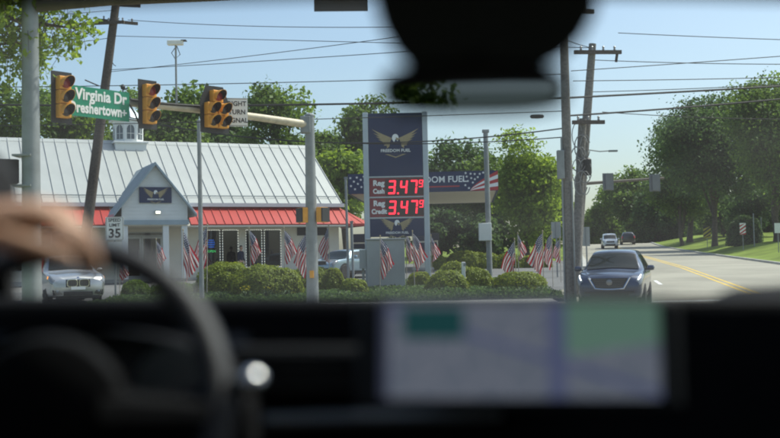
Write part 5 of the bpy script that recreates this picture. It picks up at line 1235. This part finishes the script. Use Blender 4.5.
# centre screen: a flat display showing a map
sc_c = CP(519, 350, 1.15); SWd, SHt = 278 / F * 1.15, 95 / F * 1.15
scr = bpy.data.materials.new('map_display'); scr.use_nodes = True; n = scr.node_tree.nodes; l = scr.node_tree.links; n.clear()
tc = n.new('ShaderNodeTexCoord'); sx_ = n.new('ShaderNodeSeparateXYZ'); l.new(tc.outputs['Generated'], sx_.inputs[0]); U, V = sx_.outputs[0], sx_.outputs[2]
def rect(u0, u1, v0, v1):
    return mth('MULTIPLY', mth('MULTIPLY', mth('GREATER_THAN', U, u0), mth('LESS_THAN', U, u1)), mth('MULTIPLY', mth('GREATER_THAN', V, v0), mth('LESS_THAN', V, v1)))
def diag(k, c0, w_): 
    x = mth('ABSOLUTE', mth('SUBTRACT', mth('ADD', V, mth('MULTIPLY', U, k)), c0)); return mth('LESS_THAN', x, w_)
vor = n.new('ShaderNodeTexVoronoi'); vor.feature = 'DISTANCE_TO_EDGE'; vor.inputs['Scale'].default_value = 28; l.new(tc.outputs['Object'], vor.inputs['Vector'])
col = mixc(mth('LESS_THAN', vor.outputs[0], .04), (.150, .175, .225), (.20, .22, .27))
col = mixc(mth('MULTIPLY', mth('GREATER_THAN', U, .66), mth('GREATER_THAN', mth('ADD', V, mth('MULTIPLY', U, -.4)), .18)), col, (.13, .24, .19))
col = mixc(diag(.9, .95, .035), col, (.09, .11, .22)); col = mixc(rect(.60, .665, 0, 1), col, (.10, .12, .22)); col = mixc(rect(.08, .30, .62, .95), col, (.015, .07, .075)); col = mixc(rect(.0, .03, 0, 1), col, (.05, .06, .10))
em = n.new('ShaderNodeEmission'); em.inputs[1].default_value = .46; l.new(col, em.inputs[0]); oo = n.new('ShaderNodeOutputMaterial'); l.new(em.outputs[0], oo.inputs[0])
SR = Matrix.Rotation(R(-6), 3, 'X')
sb = MB().box(sc_c + Vector((0, .014, -.004)), (SWd + .05, .022, SHt + .022), SR).build('screen_housing', black_plastic, own, bevel=.008)
MB().box(sc_c, (SWd, .004, SHt), SR).build('map_screen', scr, sb)
MB().box(sc_c + Vector((0, .115, -.02)), (.16, .19, .06)).build('screen_mount', dashm, sb)
# console between the seats
MB().box((XC, .72, .52), (.22, .95, .45)).build('centre_console', dashm, own, bevel=.03)
# steering wheel
WC = CP(46, 416, 1.13); WT = Matrix.Rotation(R(24), 3, 'X')       # rim leans away at the top
rim_pts = [WC + WT @ Vector((.178 * math.cos(q), 0, .190 * math.sin(q))) for q in [2 * math.pi * k / 48 for k in range(49)]]
leather = mat('leather_rim', (.022, .022, .026), .5, var=.2, scale=40, bump=.2, bscale=200)
WT = Matrix.Rotation(R(-24), 3, 'X'); rim_pts = [WC + WT @ Vector((.178 * math.cos(q), 0, .190 * math.sin(q))) for q in [2 * math.pi * k / 48 for k in range(49)]]
sw = MB().tube(rim_pts, .0165, 12, cap=False).build('steering_wheel', leather, own, smooth=True)
MB().lathe([(.085, -.01), (.08, -.03), (.05, -.042), (.01, -.045)], WC + Vector((0, .02, 0)), 24, 'y').build('hub', dashm, sw, smooth=True)
for a in (0, 180, 270): MB().tube([WC + WT @ Vector((.06 * math.cos(R(a)), 0, .06 * math.sin(R(a)))), WC + WT @ Vector((.18 * math.cos(R(a)), 0, .18 * math.sin(R(a))))], [.028, .016], 8).build('spoke', dashm, sw, smooth=True)
MB().tube([WC + Vector((0, .03, 0)), (WC.x, 1.36, 1.02)], .035, 10).build('steering_column', dashm, sw)
# rear view mirror with the sensor housing above it
mc = CP(473, 89, .90); MWd, MHt = .149, .043
Mr = Matrix.Rotation(R(-3.0), 3, 'Z') @ Matrix.Rotation(R(2.2), 3, 'X')
def mirror_shell(u, v):
    th = 2 * math.pi * u; k = [1.0, 1.06, 1.0, .6, .05][round(v * 4)]; dd = [0, .006, .022, .034, .038][round(v * 4)]
    x = MWd / 2 * k * math.copysign(abs(math.cos(th)) ** .55, math.cos(th)); z = MHt / 2 * k * math.copysign(abs(math.sin(th)) ** .6, math.sin(th)); return mc + Mr @ Vector((x, dd, z))
mir = MB().grid(mirror_shell, 40, 4).build('rear_view_mirror', black_plastic, own, smooth=True)
gl = MB(); n_g = 40; gl.add([mc + Mr @ Vector((MWd / 2 * .97 * math.copysign(abs(math.cos(q)) ** .55, math.cos(q)), .001, MHt / 2 * .93 * math.copysign(abs(math.sin(q)) ** .6, math.sin(q)))) for q in [2 * math.pi * k / n_g for k in range(n_g)]], [tuple(range(n_g))])
gl.build('mirror_glass', mat('mirror_glass', (.12, .13, .135), .02, 1, var=.02), mir, fix=False)
t0 = CP(366, -20, 1.20); 
hv = [(362, -26), (604, -26), (598, 14), (584, 40), (562, 62), (540, 72), (408, 72), (392, 56), (378, 30)]
front_ = [CP(a, b_, .935) for a, b_ in hv]; back_ = [CP(a * .94 + 482 * .06, b_ * .9 - 6, .955) for a, b_ in hv]
nh = len(hv); MB().add(front_ + back_, [tuple(range(nh)), tuple(range(2 * nh - 1, nh - 1, -1))] + [(i, (i + 1) % nh, nh + (i + 1) % nh, nh + i) for i in range(nh)]).build('sensor_housing', black_plastic, own, bevel=.006)
MB().tube([mc + Vector((0, .03, .01)), CP(473, 60, .945)], .012, 8).build('mirror_stem', black_plastic, mir)
# seats
def seat(xc, name='front_seat'):
    c_ = MB().box((xc, .56, .575), (.50, .54, .15)).build(name, lining, own, bevel=.05)
    def back(u, v): 
        a = 2 * math.pi * u; z = .62 + .52 * v; y = .30 - .10 * v; k = (1 - .12 * v) * (1 if v < .9 else .85); return Vector((xc + .245 * k * math.copysign(abs(math.cos(a)) ** .5, math.cos(a)), y + .065 * math.copysign(abs(math.sin(a)) ** .7, math.sin(a)), z))
    bb = MB().grid(back, 28, 8); o = len(bb.v); bb.f.append(tuple(i * 9 + 8 for i in range(28))); bb.build('seat_back', lining, c_, smooth=True)
    MB().box((xc, .17, 1.27), (.26, .09, .17)).build('headrest', lining, c_, bevel=.04)
    for s in (-1, 1): MB().tube([(xc + s * .06, .19, 1.10), (xc + s * .06, .175, 1.22)], .007, 6).build('headrest_rod', chrome, c_)
    MB().box((xc, .56, .40), (.40, .46, .22)).build('seat_base', lining, c_)
seat(-.36); seat(.56)
MB().box((XC, -.95, .55), (1.36, .5, .16)).build('rear_bench', lining, own, bevel=.05); MB().box((XC, -1.22, .86), (1.36, .14, .55)).build('rear_bench_back', lining, own, bevel=.05); MB().box((XC, -.95, .385), (1.3, .45, .19)).build('rear_bench_base', lining, own)

# ================================================================ THE DRIVER
dr = thing('driver', 'driver in a dark shirt with one bare hand draped over the steering wheel', 'person')
dr.matrix_world = own.matrix_world.copy()
def cj(*a): return V_(a)
pel, spn, chs, nck = cj(-.36, .46, .74), cj(-.36, .42, .90), cj(-.365, .42, 1.09), cj(-.365, .45, 1.23)
wr_ = CP(-40, 228, 1.075); elb = cj(-.50, .79, 1.16); shl = cj(-.54, .46, 1.155); shr = cj(-.205, .44, 1.15)
wrr = cj(-.25, .80, .83); elr = cj(-.15, .60, .93)
legs = [[(pel, (.15, .11)), (cj(-.36 + s * .10, .52, .72), .085), (cj(-.36 + s * .14, .92, .79), .062), (cj(-.36 + s * .10, 1.22, .46), .045), (cj(-.36 + s * .10, 1.24, .37), .04), (cj(-.36 + s * .10, 1.34, .345), .032)] for s in (-1, 1)]
ms = [skin_mesh([[(pel, (.15, .11)), (spn, (.145, .11)), (chs, (.15, .115)), (nck, .056), (cj(-.365, .47, 1.31), .052)], [(chs, (.15, .115)), (shl, .058), (elb, .045), (elb.lerp(wr_, .35), .046), (wr_, .029)], [(chs, (.15, .115)), (shr, .058), (elr, .044), (elr.lerp(wrr, .4), .042), (wrr, .028)]] + legs)]
ms += hand_mesh(wr_ + V_((.004, 0, .004)), (1, .2, .12), (-.1, -.42, .9), 1, .72)
ms += hand_mesh(wrr, (-.25, .9, -.12), (.1, .1, 1), -1, .3)
ms += head_parts(dr, (-.365, .49, 1.41), (.05, 1, 0))
inst('body', join_meshes('body', ms, skin), dr)
inst('shirt', join_meshes('shirt', [skin_mesh([[(cj(-.36, .46, .70), (.165, .125)), (spn, (.165, .13)), (chs, (.165, .132)), (cj(-.365, .445, 1.215), .078)], [(chs, (.165, .132)), (shl, .074), (shl.lerp(elb, .8), .062)], [(chs, (.165, .132)), (shr, .074), (shr.lerp(elr, .85), .062)]])], navy_cloth), dr)
inst('trousers', join_meshes('trousers', [skin_mesh([[(cj(-.36, .46, .80), (.16, .12)), (pel - V_((0, 0, .02)), (.17, .125))]] + [[(pel - V_((0, 0, .02)), (.17, .125)), (cj(-.36 + s * .10, .53, .72), .10), (cj(-.36 + s * .14, .92, .79), .076), (cj(-.36 + s * .10, 1.21, .47), .062), (cj(-.36 + s * .10, 1.235, .39), .058)] for s in (-1, 1)])], dark_cloth), dr)
for s in (-1, 1): MB().box((-.36 + s * .10, 1.30, .345), (.095, .27, .08), taper=.8).build('shoe', black_plastic, dr, bevel=.02)

# trees behind us, seen only in the mirror
for x, y, lb in ((-16, -38, 'roadside tree behind the car on the driver side'), (19, -30, 'roadside tree behind the car on the passenger side'), (-8, -75, 'tree further back along the approach road')):
    tree('deciduous_tree', lb, (x, y, 0), 11, 5, L_mid, 4000, leaf=.35, group='trees behind the car')
